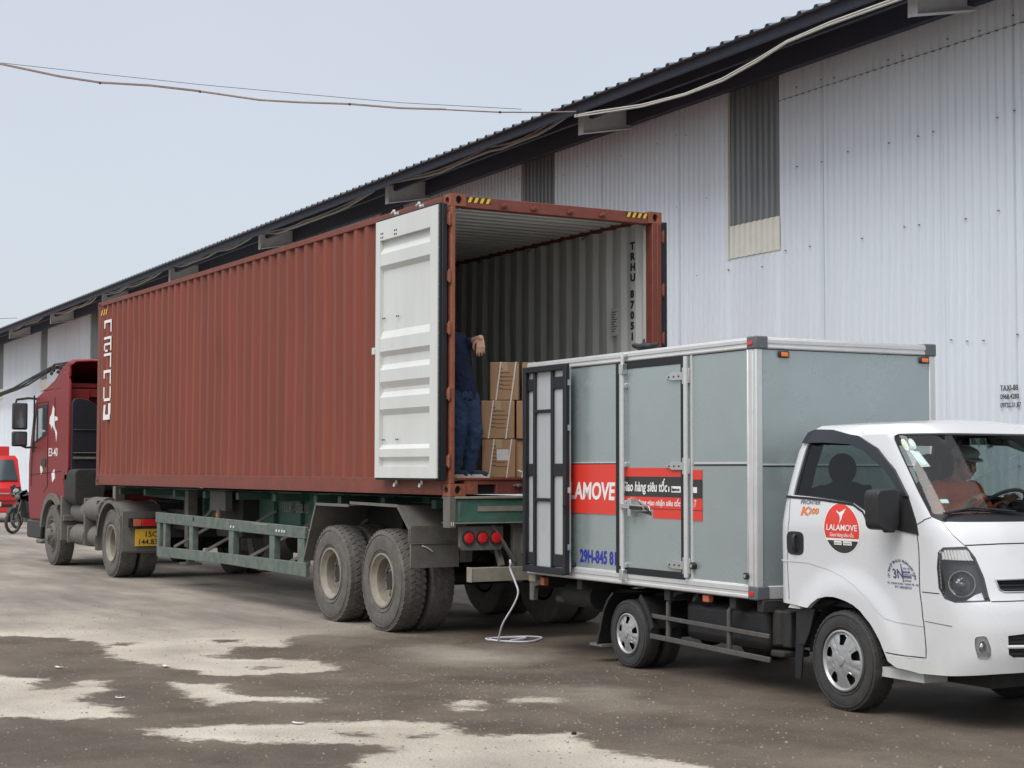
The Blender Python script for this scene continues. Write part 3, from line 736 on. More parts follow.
# black bundle slung along the warehouse wall at the far left
mb = MB()
for q in range(3): mb.tube([tuple(Vector(p)+Vector((0, -.04*q, .05*q+.03*math.sin(i*1.9+q)))) for i, p in enumerate(sag(bpt(-62, .35, 4.5), bpt(-43.5, .3, 5.15), .25, 8)+sag(bpt(-43.5, .3, 5.15), bpt(-20, .15, 5.2), .2, 8))], 0.035, 'cableb', seg=6)
for i in range(7): mb.ico(bpt(-44.5+i*.35, .4, 5.05+.10*math.sin(i*2.1)), .07, 'cableb', 1)
tag(mb.build('cable_bundle'), 'thick black cable bundle slung along the wall above the small red truck', 'cable')

# ================================================================ CONTAINER (local: x forward = 0 at the doors, y 0 near side)
ZB = 1.406
ct = empty('shipping_container', (0, 0, ZB), 'rust red forty foot shipping container with its rear doors swung open', 'container')
CL, CW, CH = 12.192, 2.438, 2.896
# near and far side panels: red outside, pale inside
def side_panel(y0, sgn):
    mb = MB(); x = -CL+0.17; prof = []
    while x < -0.20:
        for dx, d in ((0, 0.006), (0.072, 0.006), (0.132, 0.045), (0.218, 0.045)):
            if x+dx < -0.16: prof.append((x+dx, d))
        x += 0.278
    prof.append((-0.16, 0.006)); n_ = len(prof)
    rd_ = random.Random(21); dents = [(rd_.uniform(-CL, 0), rd_.uniform(.3, 2.6), rd_.uniform(.12, .45), rd_.uniform(.004, .016)) for _ in range(26)]
    NR = 22; zz_ = [0.165+(CH-0.23)*k/NR for k in range(NR+1)]
    def dent(x, z): return sum(a*math.exp(-((x-u)/w)**2-((z-v)/(w*1.3))**2) for u, v, w, a in dents)*min(1, (z-.165)*6, (CH-.065-z)*6)
    for off, mt in ((0, 'cred'), (0.003, 'cwhite')):
        vs = [(p[0], y0+sgn*(p[1]+off+dent(p[0], z)), z) for z in zz_ for p in prof]
        mb.add(vs, [(r*n_+i, r*n_+i+1, (r+1)*n_+i+1, (r+1)*n_+i) for r in range(NR) for i in range(n_-1)], mt)
    return mb.build('side_panel', ct, smooth=15)
side_panel(0.0, 1); side_panel(CW, -1)
mb = MB(); y = 0.1; prof = []
while y < CW-0.12:
    for dy, d in ((0, 0), (0.072, 0), (0.14, 0.04), (0.21, 0.04)): prof.append((y+dy, d))
    y += 0.278
n_ = len(prof)
for off, mt in ((0, 'cred'), (0.003, 'cwhite')):
    mb.add([(-CL+0.03+p[1]+off, min(p[0], CW-.05), z) for z in (0.16, CH-0.06) for p in prof], [(i, i+1, n_+i+1, n_+i) for i in range(n_-1)], mt)
mb.build('front_wall', ct, smooth=15)
# roof: swages across, seen from inside
mb = MB(); x = -CL+0.15; prof = []
while x < -0.3:
    for dx, d in ((0, 0), (0.09, 0), (0.105, 0.02), (0.195, 0.02)): prof.append((x+dx, d))
    x += 0.209
prof.append((-0.16, 0)); n_ = len(prof)
for off, mt in ((0, 'cred'), (-0.003, 'cwhite')):
    mb.add([(p[0], y, CH-0.035+p[1]+off) for y in (0.03, CW-0.03) for p in prof], [(i, i+1, n_+i+1, n_+i) for i in range(n_-1)], mt)
mb.build('roof', ct, smooth=15)
mb = MB(); mb.box(-CL+.1, -0.03, 0.06, CW-0.06, 0.14, 0.168, 'wood'); mb.box(-CL+.1, -.2, .02, CW-.02, .02, .06, 'crust')
for k in range(32): mb.box(-CL+.3+k*.37, -CL+.34+k*.37, .05, CW-.05, .03, .138, 'crust')
mb.build('floor', ct)
for y0, y1 in ((-0.004, 0.060), (CW-0.060, CW+0.004)):
    mb = MB(); mb.box(-CL+.16, -.16, y0, y1, CH-0.068, CH-0.004, 'crust'); mb.build('top_rail', ct, bevel=.006)
    mb = MB(); mb.box(-CL+.16, -.16, y0+(0.0 if y0 < 1 else .02), y1-(.0 if y0 > 1 else .02), 0.012, 0.168, 'crust')
    yb = -.02 if y0 < 1 else CW-.04
    mb.box(-CL+.16, -.16, yb, yb+.06, .005, .014, 'crust'); mb.build('bottom_rail', ct, bevel=.005)
def castings(x, y, z, name='corner_casting'):
    # x,y,z = outer corner signs position; a hollow box with oval holes on its outer faces
    sx = 1 if x > -1 else -1; sy = -1 if y < 1 else 1
    X0, X1 = (x-.178, x) if sx > 0 else (x, x+.178)
    Y0, Y1 = (y, y+.162) if sy < 0 else (y-.162, y)
    Z0, Z1 = z, z+.118
    mb = MB(); mb.box(X0+.03, X1-.03, Y0+.03, Y1-.03, Z0+.02, Z1-.02, 'dark')
    def face(o, u, v, w, h, hw, hh, inward):
        o, u, v = Vector(o), Vector(u), Vector(v); iw = Vector(inward)
        c = o+u*w/2+v*h/2; N = 16
        hole = [c+u*(hw*math.cos(2*math.pi*k/N))+v*(hh*math.sin(2*math.pi*k/N)) for k in range(N)]
        rect = []
        for k in range(N):
            a = 2*math.pi*k/N; ca, sa = math.cos(a), math.sin(a); t = 1/max(abs(ca)/(w/2), abs(sa)/(h/2)); rect.append(c+u*ca*t+v*sa*t)
        # put the rectangle's corners in exactly
        for ci in ((1, 1), (-1, 1), (-1, -1), (1, -1)):
            q = c+u*ci[0]*w/2+v*ci[1]*h/2; k = min(range(N), key=lambda i: (rect[i]-q).length); rect[k] = q
        inn = [p+iw*0.032 for p in hole]
        mb.add(rect+hole+inn, [(k, (k+1) % N, N+(k+1) % N, N+k) for k in range(N)]+[(N+k, N+(k+1) % N, 2*N+(k+1) % N, 2*N+k) for k in range(N)], 'corner' if x > -1 else 'crust')
    e = .178; f = .162; h = .118
    xf = X1 if sx > 0 else X0
    face((xf, Y0, Z0), (0, 1, 0), (0, 0, 1), f, h, .032, .04, (-sx, 0, 0))
    yf = Y0 if sy < 0 else Y1
    face((X0, yf, Z0), (1, 0, 0), (0, 0, 1), e, h, .04, .032, (0, -sy, 0))
    zf = Z1 if z > 1 else Z0
    face((X0, Y0, zf), (1, 0, 0), (0, 1, 0), e, f, .055, .032, (0, 0, -1 if z > 1 else 1))
    # plain closing faces on the hidden sides
    mt = 'corner' if x > -1 else 'crust'
    xb = X0 if sx > 0 else X1; mb.quad((xb, Y0, Z0), (xb, Y1, Z0), (xb, Y1, Z1), (xb, Y0, Z1), mt)
    yb = Y1 if sy < 0 else Y0; mb.quad((X0, yb, Z0), (X1, yb, Z0), (X1, yb, Z1), (X0, yb, Z1), mt)
    zb = Z0 if z > 1 else Z1; mb.quad((X0, Y0, zb), (X1, Y0, zb), (X1, Y1, zb), (X0, Y1, zb), mt)
    mb.build(name, ct, smooth=30)
for x in (0.0, -CL):
    for y in (-.004, CW+.004):
        for z in (-.004, CH-.114): castings(x+(.0 if x == 0 else 0), y, z)
# corner posts
for y0, y1 in ((0.0, 0.075), (CW-0.115, CW-0.0)):
    mb = MB()
    if y0 == 0:
        mb.box(-.165, -.0, 0.0, .042, .114, CH-.114, 'corner'); mb.box(-.16, -.10, .042, .06, .114, CH-.114, 'cwhite')
    else:
        mb.box(-.12, 0.0, CW-.115, CW, .114, CH-.114, 'crust'); mb.box(-.20, -.121, CW-.10, CW-.03, .114, CH-.114, 'cwhite')
        mb.box(-.02, .014, CW-.06, CW-.045, .12, CH-.12, 'crust')
    mb.build('corner_post', ct, bevel=.006)
for y0 in (0.0, CW-.1):
    mb = MB(); mb.box(-CL, -CL+.16, y0, y0+.1, .114, CH-.114, 'crust'); mb.build('corner_post', ct, bevel=.006)
mb = MB(); mb.box(-CL+.0, -CL+.06, .16, CW-.16, CH-.1, CH-.01, 'crust'); mb.box(-CL, -CL+.06, .16, CW-.16, .01, .15, 'crust'); mb.build('front_header', ct, bevel=.004)
# rear header and sill
mb = MB(); mb.box(-.12, -.012, .158, CW-.158, CH-.122, CH-.010, 'crust')
for y in (.54, .88, 1.30, 1.68): 
    mb.box(-.012, .02, y, y+.07, CH-.095, CH-.066, 'crust'); mb.box(-.012, .03, y+.02, y+.05, CH-.085, CH-.055, 'crust')
hd = mb.build('door_header', ct, bevel=.005)
for y0 in (.166, CW-.435):
    mb = MB(); mb.box(-.0115, -.0105, y0, y0+.27, CH-.072, CH-.018, 'vblack')
    for k in range(4):
        a = y0+.012+k*.066; mb.add([(-.0096, a, CH-.07), (-.0096, a+.034, CH-.07), (-.0096, a+.058, CH-.02), (-.0096, a+.024, CH-.02)], [(0, 1, 2, 3)], 'yellow')
    mb.build('hazard_sticker', hd, smooth=0)
mb = MB(); mb.box(-.16, -.010, .158, .30, .012, .15, 'corner'); mb.box(-.16, -.010, .30, .50, .105, .15, 'crust'); mb.box(-.16, -.06, .30, .50, .012, .104, 'dark')
mb.box(-.16, -.010, .50, CW-.50, .012, .15, 'crust'); mb.box(-.16, -.010, CW-.5, CW-.3, .105, .15, 'crust'); mb.box(-.16, -.06, CW-.5, CW-.3, .012, .104, 'dark'); mb.box(-.16, -.01, CW-.3, CW-.158, .012, .15, 'crust')
for y in (.70, 1.05, 1.5, 1.85):
    mb.box(-.01, .018, y-.01, y+.08, .086, .104, 'greyst'); mb.box(-.01, .028, y+.02, y+.05, .078, .112, 'greyst')
mb.box(-.17, .002, .075, CW-.12, .150, .172, 'crust'); mb.build('door_sill', ct, bevel=.004)
# doors, each swung right round against its side. built flat then mirrored for the far one
def door(side):
    q = (lambda y: y) if side < 0 else (lambda y: CW-y)
    def bx(mb, x0, x1, y0, y1, z0, z1, mt): mb.box(x0, x1, min(q(y0), q(y1)), max(q(y0), q(y1)), z0, z1, mt)
    X0, X1 = -1.47, -.03; Z0, Z1 = .165, CH-.105
    ya, yb = -.115, -.055           # inner (pale) face looks outward now
    mb = MB()
    bx(mb, X0, X0+.10, ya, yb, Z0, Z1, 'cdoor'); bx(mb, X1-.20, X1-.042, ya, yb, Z0, Z1, 'cdoor')
    bx(mb, X0+.1, X1-.2, ya, yb, Z1-.20, Z1, 'cdoor'); bx(mb, X0+.1, X1-.2, ya, yb, Z0, Z0+.115, 'cdoor')
    bx(mb, X0-.06, X0+.0, ya-.012, yb-.03, 1.43, 1.50, 'cdoor')
    for zz in (2.62, 2.66, 1.79, .55):
        for xx in (-1.34, -1.30, -1.02, -.98):
            bx(mb, xx-.007, xx+.007, ya-.006-(0.0 if zz > 2.5 else -.028), ya+.03, zz-.008, zz+.008, 'dgrey')
    # outer red skin of the door
    bx(mb, X0, X1-.07, yb+.001, yb+.004, Z0, Z1, 'cred')
    dr = mb.build('door', ct, bevel=.004)
    # the horizontal pressings
    prof = [(Z0+.115, .0), (.36, .0), (.42, -.0), (.46, 0), (.50, .03), (.56, .03)]
    prof = [(Z0+.112, .045), (.345, .045), (.375, .005), (.455, .005), (.50, .045), (.80, .045), (.86, .010), (.98, .010), (1.04, .045), (1.075, .045), (1.14, .008), (1.26, .008), (1.32, .045), (1.40, .045), (1.45, .008), (1.58, .008), (1.66, .045), (2.28, .045), (2.33, .006), (2.45, .006), (2.52, .045), (Z1-.19, .045)]
    mb = MB(); n_ = len(prof); 
    vs = [(x, q(ya+p[1]), p[0]) for x in (X0+.098, X1-.198) for p in prof]; mb.add(vs, [(i, i+1, n_+i+1, n_+i) for i in range(n_-1)], 'cdoor')
    mb.build('door_pressing', dr, smooth=20)
    mb = MB(); bx(mb, X1-.040, X1-.020, ya+.01, yb+.01, Z0-.02, Z1+.02, 'gasket'); bx(mb, X1-.020, X1-.006, ya+.034, yb+.03, Z0-.02, Z1+.01, 'gasket')
    bx(mb, X0, X1-.07, ya+.01, yb, Z1+.0, Z1+.022, 'gasket'); bx(mb, X0, X1-.07, ya+.01, yb, Z0-.022, Z0, 'gasket')
    mb.build('gasket', dr, bevel=.006)
    mb = MB()
    for k in range(22): bx(mb, X1-.034, X1-.028, ya+.004, ya+.0095, Z0+.08+k*.118, Z0+.092+k*.118, 'chrome')
    mb.build('rivet_row', dr)
    for zz in (.28, .92, 1.55, 2.05, 2.6):
        mb = MB(); bx(mb, -.045, .006, -.030, -.002, zz, zz+.10, 'corner' if side < 0 else 'crust'); mb.tube([(.002, q(-.022), zz-.015), (.002, q(-.022), zz+.115)], .012, 'corner' if side < 0 else 'crust'); mb.build('hinge', dr, bevel=.003)
    for xx in (-1.12, -.55):      # lock rods on the outer face, now against the container side
        mb = MB(); mb.tube([(xx, q(-.032), .10), (xx, q(-.032), CH-.03)], .015, 'chrome')
        bx(mb, xx-.05, xx+.03, -.10 if False else -.05, -.02, CH-.085, CH-.06, 'chrome')
        mb.tube([(xx, q(-.05), CH-.055), (xx-.02, q(-.09), CH-.045), (xx+.05, q(-.10), CH-.03)], .014, 'cdoor')
        mb.tube([(xx, q(-.05), .11), (xx, q(-.06), .075)], .016, 'chrome')
        mb.build('lock_rod', dr)
    return dr
door(-1); door(1)
# white name running down the front end of the near side; the strokes that the ribs let one see
mb = MB()
def stroke(x0, x1, z0, z1, sl=0.0): mb.add([(x0, -.003, z0), (x1, -.003, z0), (x1+sl, -.003, z1), (x0+sl, -.003, z1), (x0, -.001, z0), (x1, -.001, z0), (x1+sl, -.001, z1), (x0+sl, -.001, z1)], [(0, 1, 2, 3), (4, 5, 6, 7), (0, 1, 5, 4), (3, 2, 6, 7), (0, 3, 7, 4), (1, 2, 6, 5)], 'vwhite')
XL = -11.83; g = .60            # glyph cells run down from z=2.60 in 0.26 steps
def cell(i): return 2.585-i*.262
for i, ch in enumerate('CRTADA'):
    z1 = cell(i); z0 = z1-.225; xa, xb = XL, XL+.40; w = .055
    if i == 0: stroke(xa, xb, z1-.045, z1); stroke(xb-w, xb, z0+.03, z1-.045, .0); stroke(xa, xa+w, z0+.10, z1-.045)
    if i == 1: stroke(xa, xb, z1-.04, z1); stroke(xb-w, xb, z0, z1-.04); stroke(xa+.02, xb-w, z0+.09, z0+.125); stroke(xa, xa+.05, z0-.01, z0+.09); stroke(xa, xa+.2, z0-.01, z0+.02)
    if i == 2: stroke(xb-w, xb, z0, z1); stroke(xa, xb-w, z1-.04, z1)
    if i == 3: stroke(xa, xb, z1-.045, z1); stroke(xb-w, xb, z0, z1-.045); stroke(xa, xa+w, z0+.1, z1-.045)
    if i == 4: stroke(xa, xa+w, z0+.04, z1); stroke(xb-w, xb, z0+.04, z1); stroke(xa+.03, xb-.03, z0, z0+.045)
    if i == 5: stroke(xb-.12, xb, z0+.05, z1, -.0); stroke(xa, xb-.04, z0-.03, z0+.05); stroke(xa, xa+.10, z0+.05, z1-.02, .03)
o = mb.build('side_lettering', ct, smooth=0)
mb = MB()
for k in range(3): mb.add([(-12.02+k*.13, -.006, CH-.22), (-11.97+k*.13, -.006, CH-.22), (-11.91+k*.13, -.006, CH-.13), (-11.96+k*.13, -.006, CH-.13)], [(0, 1, 2, 3)], 'yellow')
mb.build('hazard_sticker', ct, smooth=0)
# number inside on the far wall, letters stacked downwards, and a notice sheet
mb = MB(); zz = 2.66
for ch in 'TRHU 87051':
    T = Matrix.Translation((-.50, CW-.0515, zz-.09)) @ Matrix.Rotation(R(90), 4, 'X')
    if ch != ' ': mb.add(*text_mesh(ch, .105, T, 'ink', xs=1.25, bold=.016)); zz -= .112
    else: zz -= .06
mb.build('inside_number', ct, smooth=0)
mb = MB(); mb.box(-.875, -.745, CW-.0525, CW-.0515, 1.68, 1.97, 'paper')
for k in range(9): mb.box(-.86, -.86+.06+.04*((k*7) % 3)/2, CW-.0535, CW-.0526, 1.72+k*.026, 1.732+k*.026, 'greyst')
mb.build('notice_sheet', ct)
# lashing rings along the inside top
mb = MB()
for k in range(9): mb.tube([(-.22-k*1.2, CW-.07, CH-.09), (-.18-k*1.2, CW-.10, CH-.12), (-.14-k*1.2, CW-.07, CH-.09)], .006, 'greyst', seg=6)
mb.build('lashing_rings', ct)

# ================================================================ CARTONS inside
def carton(x, y, z, dx, dy, dz, label, strap=True, paper=False, rz=0.0, prints=True):
    """x = front face, towards the doors; y,z = low corner"""
    o = empty('cardboard_box', (x-dx/2, y+dy/2, z), label, 'box', rz, 'cartons stacked inside the container')
    mb = MB(); a, b = dx/2, dy/2; mb.box(-a, a, -b, b, 0.001, dz-.001, 'card')
    bd = mb.build('carton', o, bevel=.008)
    mb = MB(); mb.box(-a, a, -.03, .03, dz-.002, dz, 'tapem'); mb.box(a-.001, a+.001, -.03, .03, dz-.09, dz, 'tapem'); mb.box(-a+.01, a-.01, -.002, .002, dz-.001, dz+.0012, 'card2'); mb.build('tape', o)
    if prints:
        mb = MB()
        for k in range(6): mb.box(a+.0005, a+.0016, -b*.45, -b*.45+.05, dz*(.80-.1*k), dz*(.80-.1*k)+.012, 'boxink')
        for k in range(5): mb.box(a+.0005, a+.0016, -b*.15, -b*.15+b*(.55+.25*((k*5) % 3)/2), dz*(.72-.11*k), dz*(.72-.11*k)+.007, 'boxink')
        mb.build('print', o)
    if strap:
        for s_, yy in ((1, -b*.42), (1, b*.62)):
            mb = MB(); w = .006; sl = .05
            mb.add([(a+.004, yy-w-sl*.5, 0.0), (a+.004, yy+w-sl*.5, 0.0), (a+.004, yy+w+sl*.5, dz+.003), (a+.004, yy-w+sl*.5, dz+.003), (-a, yy+w+sl*.5, dz+.003), (-a, yy-w+sl*.5, dz+.003)], [(0, 1, 2, 3), (3, 2, 4, 5)], 'strapm'); mb.build('strap', o)
    if paper:
        mb = MB(); mb.box(a+.001, a+.003, -.02, .10, dz*.45, dz*.45+.11, 'paper'); mb.build('label_sheet', o)
    return o
F0 = ZB+.169
CR = -R(27)
def front(xc, yc, dx, dy):     # low corner from the middle of the turned front face
    return xc-dx/2*math.cos(CR)+dx/2, yc-dx/2*math.sin(CR)-dy/2
def cart(xc, yc, zk, label, dy=.335, **k):
    a, b_ = front(xc, yc, .45, dy); carton(a, b_, F0+.388*zk, .45, dy, .385, label, rz=CR, **k)
cart(-.50, .80, 0, 'bottom carton with a square white sheet beside the worker', paper=True)
cart(-.50, .79, 1, 'middle carton with two pale straps beside the worker')
cart(-.50, .865, 2, 'top carton of the near stack, set back to the right', dy=.29)
tx, ty = -math.sin(CR), math.cos(CR)
for zk, lb_ in ((0, 'carton at the bottom just behind the open van door'), (1, 'shaded carton in the second row just behind the open van door'), (2, 'carton topmost behind the open van door')):
    cart(-.50+tx*.36-.03*(2-zk), .80+ty*.36+(.05 if zk == 2 else 0), zk, lb_)
for k in range(4):
    carton(-2.3, 1.0, F0+.388*k, .5, .40, .385, ('dim carton at floor level behind the worker', 'dim carton second from the floor behind the worker', 'dim carton third up behind the worker, beside his waist', 'dim topmost carton showing over the shoulder of the worker')[k], rz=.02*k)
# a loose strap end on the sill and a curled dark glove on the van roof are added later
mb = MB(); mb.tube([(-.12, .80, F0+.075), (-.07, .90, F0+.03), (-.04, 1.02, F0+.012), (-.05, 1.12, F0+.008)], .007, 'strapm', seg=6)
tag(mb.build('loose_strap'), 'loose end of white strap lying over the container sill', 'strap')

# ================================================================ TRAILER
tl_ = empty('container_trailer', (0, 0, 0), 'green skeletal container trailer with twin axles and dusty tyres', 'trailer')
DY = .0
for y in (.70, 1.66):
    mb = MB(); mb.box(-9.3, -.26, y+.045, y+.06, .93, 1.355, 'green'); mb.box(-9.3, -.26, y-.02, y+.125, .915, .93, 'green'); mb.box(-12.0, -.26, y-.02, y+.125, 1.355, 1.37, 'green')
    mb.prism([(-12.0, 1.23), (-12.0, 1.355), (-9.3, 1.355), (-9.3, .93), (-9.7, 1.18)], y+.045, y+.06, 'green')
    for k in range(10): mb.box(-9+k*.9, -8.985+k*.9, y-.015, y+.045, .93, 1.355, 'green')
    mb.build('main_beam', tl_, bevel=.003)
for x in (-11.9, -10.6, -9.2, -7.9, -6.6, -5.3, -4.0, -3.3, -2.15, -.95):
    mb = MB(); mb.box(x-.05, x+.05, .30, 2.14, 1.26, 1.352, 'green'); mb.build('cross_member', tl_, bevel=.004)
mb = MB(); mb.box(-.26, -.015, .05, 2.39, 1.145, 1.37, 'green'); mb.box(-.28, .01, .045, 2.40, 1.135, 1.15, 'greyst'); mb.box(-.28, .005, .045, 2.40, 1.375, 1.398, 'beige')
mb.prism([(-.26, 1.16), (-.01, 1.16), (-.01, 1.35), (-.26, 1.35)], .09, .12, 'dgreen')
mb.build('rear_bolster', tl_, bevel=.006)
for y in (-.005, 2.375):
    mb = MB(); mb.box(-.14, .0, y-.005, y+.06, 1.10, 1.398, 'greyst'); mb.box(-.02, .005, y+.01, y+.016, 1.115, 1.155, 'strapm'); mb.box(-.02, .005, y+.032, y+.038, 1.115, 1.155, 'strapm'); mb.build('end_plate', tl_, bevel=.006)
mb = MB(); mb.box(-.014, -.008, .30, 2.1, 1.255, 1.305, 'beige'); mb.build('reflective_strip', tl_)
for y0 in (.13, 1.80):
    mb = MB(); mb.prism([(y0+.03, .88), (y0, .92), (y0, 1.115), (y0+.47, 1.115), (y0+.47, .92), (y0+.44, .88)], -.10, -.045, 'greyst', 'yz'); lp = mb.build('lamp_board', tl_, bevel=.006)
    for k in range(3):
        c = (-.045, y0+.085+k*.15, 1.0)
        mb = MB(); mb.lathe([(0, .068), (.018, .066), (.018, .056)], 'dgrey', c, 'x', 24); mb.lathe([(.010, .058), (.020, .052), (.026, .03), (.028, .001)], 'redlens', c, 'x', 24)
        for j in range(10): 
            a = j*.628; mb.ico((c[0]+.024, c[1]+.034*math.cos(a), c[2]+.034*math.sin(a)), .006, 'redlens', 1)
        mb.build('tail_lamp', lp)
mb = MB(); mb.box(-.12, -.02, .24, 2.2, .58, .715, 'beige'); mb.box(-.12, -.015, .235, .245, .575, .72, 'beige'); bmp = mb.build('rear_bumper', tl_, bevel=.01)
mb = MB()
for y in (.60, 1.7):
    mb.bar((-.08, y, .72), (-.30, y+(.0), 1.15), .05, .06, 'greyst'); mb.box(-.12, -.05, y+.12, y+.22, .56, 1.14, 'greyst')
    mb.bar((-.05, y-.12, 1.12), (-.05, y+.13, .76), .05, .03, 'greyst')
mb.box(-.10, .01, .80, .90, .84, 1.03, 'greyst'); mb.box(-.3, -.25, .3, 2.1, .95, 1.14, 'dgrey')
mb.build('bumper_bracket', tl_, bevel=.004)
# wheels: two axles, dual tyres each side
RT = .52
AX = (-1.49, -2.81)
for i, ax in enumerate(AX):
    w0 = make_wheel(tl_, (ax, -.02, RT), RT, .27, -1, 'tyre', 'rimb', 'dish', rr=.275)
    make_wheel(tl_, (ax, .30, RT), RT, .27, -1, 'tyre', 'rimb', 'dish', rr=.275, tread=True)
    make_wheel(tl_, (ax, 2.46, RT), RT, .27, 1, 'tyre', 'rimb', 'dish', rr=.275, tread=False)
    make_wheel(tl_, (ax, 2.14, RT), RT, .27, 1, 'tyre', 'rimb', 'dish', rr=.275, tread=False)
    mb = MB(); mb.tube([(ax, .3, RT), (ax, 2.14, RT)], .075, 'dgrey', 12); mb.build('axle', tl_)
    for y in (.66, 1.74):
        mb = MB()
        for k in range(5): mb.tube([(ax-.5+k*.05, y, RT+.30-.015*k), (ax, y, RT+.10-.02*k+.04), (ax+.5-k*.05, y, RT+.30-.015*k)], .016, 'dgrey', 6)
        mb.box(ax-.62, ax-.5, y-.04, y+.04, RT+.2, .93, 'greyst'); mb.box(ax+.5, ax+.62, y-.04, y+.04, RT+.2, .93, 'greyst'); mb.build('leaf_spring', tl_)
# angular mudguards
def sheet(pts, y0, y1, mt, th=.008, lip=.03):
    mb = MB(); n_ = len(pts)
    for dz in (0, -th):
        mb.add([(p[0], y, p[1]+dz) for y in (y0, y1) for p in pts], [(i, i+1, n_+i+1, n_+i) for i in range(n_-1)], mt)
    for i in range(n_-1):   # turned edge
        mb.bar((pts[i][0], y0, pts[i][1]), (pts[i+1][0], y0, pts[i+1][1]), .012, lip, mt)
        mb.bar((pts[i][0], y1, pts[i][1]), (pts[i+1][0], y1, pts[i+1][1]), .012, lip, mt)
    return mb
for y0, y1 in ((-.04, .62), (1.82, 2.48)):
    mb = sheet([(-3.52, .63), (-3.17, 1.27), (-2.28, 1.27)], y0, y1, 'greyst'); mb.box(-3.5, -2.3, y1-.01, y1, .8, 1.26, 'dgrey'); mb.build('mudguard', tl_, smooth=0)
    mb = sheet([(-2.24, 1.30), (-1.08, 1.29), (-.80, 1.06), (-.80, .92)], y0, y1, 'greyst'); mb.build('mudguard', tl_, smooth=0)
    mb = MB(); mb.box(-.795, -.78, y0-.002, y1-.05, .93, 1.10, 'greyst'); mb.box(-.80, -.774, y0, y1-.12, .68, .925, 'greyst'); mb.box(-.774, -.765, y0, y1-.12, .915, .93, 'greyst')
    mb.tube([(-.765, y0+.12, .90), (-.76, y0+.17, .885), (-.76, y0+.24, .84)], .006, 'strapm', 5); mb.build('mudflap', tl_, bevel=.003)
# side guards: open frames
for yy, sg in ((.0, 1), (2.44, -1)):
    gd = MB(); a = (-9.08, .99); b = (-3.60, .955)
    def at(t, lo): return (-9.08+5.48*t, .985-.03*t if not lo else .50+.03*t)
    y0, y1 = (yy, yy+.05*sg) if sg > 0 else (yy-.05, yy)
    y0, y1 = min(y0, y1), max(y0, y1)
    gd.prism([(-9.1, .90), (-9.1, 1.045), (-3.58, 1.0), (-3.58, .865)], y0, y1, 'dgreen')
    gd.prism([(-9.03, .42), (-9.03, .56), (-6.2, .585), (-3.55, .595), (-3.55, .435), (-6.2, .45)], y0, y1, 'dgreen')
    for x, w in ((-9.0, .12), (-8.72, .10), (-7.57, .15), (-6.02, .17), (-4.62, .16), (-3.72, .20)):
        gd.box(x-w/2, x+w/2, y0+.008, y1+(.04 if sg > 0 else 0), .55, .93, 'dgreen')
    go = gd.build('side_guard', tl_, bevel=.006)
    for x in (-8.4, -7.1, -5.45, -4.15):
        mb = MB(); mb.bar((x, yy+.06*sg, .58), (x+1.0, yy+.66*sg, 1.12), .035, .035, 'greyst'); mb.build('guard_strut', go)
    if sg > 0:
        mb = MB()
        mb.tube([(-7.45, -.002, .985), (-7.45, .02, .985)], .03, 'dark', 10)
        for x in (-6.0, -5.9, -4.45, -4.36, -4.27, -4.2): mb.tube([(x, -.006, .93), (x, .01, .93)], .016, 'strapm', 8)
        mb.box(-5.2, -4.75, -.002, .004, .985, 1.0, 'rimb'); mb.build('guard_marks', go)
# landing gear, boxes and running gear under the frame
for y in (.45, 1.95):
    mb = MB(); mb.box(-8.95, -8.80, y-.07, y+.07, .55, 1.35, 'greyst'); mb.box(-8.92, -8.83, y-.05, y+.05, .33, .56, 'greyst'); mb.box(-9.02, -8.73, y-.12, y+.12, .30, .33, 'greyst')
    mb.bar((-8.85, y, .75), (-8.1, y+.2, 1.25), .05, .05, 'greyst'); mb.build('landing_leg', tl_, bevel=.005)
mb = MB(); mb.box(-7.95, -6.95, .50, 1.10, .74, 1.27, 'dgrey'); mb.build('tool_box', tl_, bevel=.02)
mb = MB(); mb.box(-7.65, -7.05, .30, .40, 1.10, 1.36, 'greyst'); mb.box(-7.35, -7.22, .28, .30, .93, 1.12, 'greyst'); mb.box(-7.33, -7.26, .268, .28, 1.0, 1.07, 'amber'); mb.build('marker_lamp_bracket', tl_, bevel=.004)
mb = MB(); mb.tube([(-6.9, .95, .74), (-6.1, .95, .74)], .17, 'dgrey', 20); mb.build('air_tank', tl_); mb = MB(); mb.tube([(-6.0, 1.5, .76), (-5.2, 1.5, .76)], .17, 'dgrey', 20); mb.build('air_tank', tl_)
mb = MB(); mb.lathe([(0, .3), (0, .5), (.05, .52), (.22, .52), (.27, .5), (.27, .3)], 'tyre', (-8.25, 1.25, .72), 'y', 32); mb.tube([(-8.25, 1.25, .72), (-8.25, 1.5, .72)], .28, 'dgrey', 20); mb.build('spare_wheel', tl_)
mb = MB()
for q in range(3): mb.tube(sag((-11.6, .8+.1*q, 1.2), (-8.4, .9+.1*q, 1.15), .3+.05*q, 10)+sag((-8.3, .9+.1*q, 1.15), (-4, .9, 1.1), .12, 8), .016, 'cableb', 6)
mb.build('air_hose', tl_)
mb = MB(); mb.add(*text_mesh('15.R - 008.10', .17, side_T(-5.95, .685, 1.11), 'rimb', xs=.9, bold=.003)); mb.build('beam_lettering', tl_, smooth=0)
mb = MB(); mb.box(-9.35, -9.25, .5, 2.0, .95, 1.3, 'dgrey'); mb.build('crossbeam', tl_, bevel=.01); mb = MB(); mb.box(-4.05, -3.95, .3, 2.1, .65, 1.2, 'dgrey'); mb.build('suspension_hanger', tl_, bevel=.01)

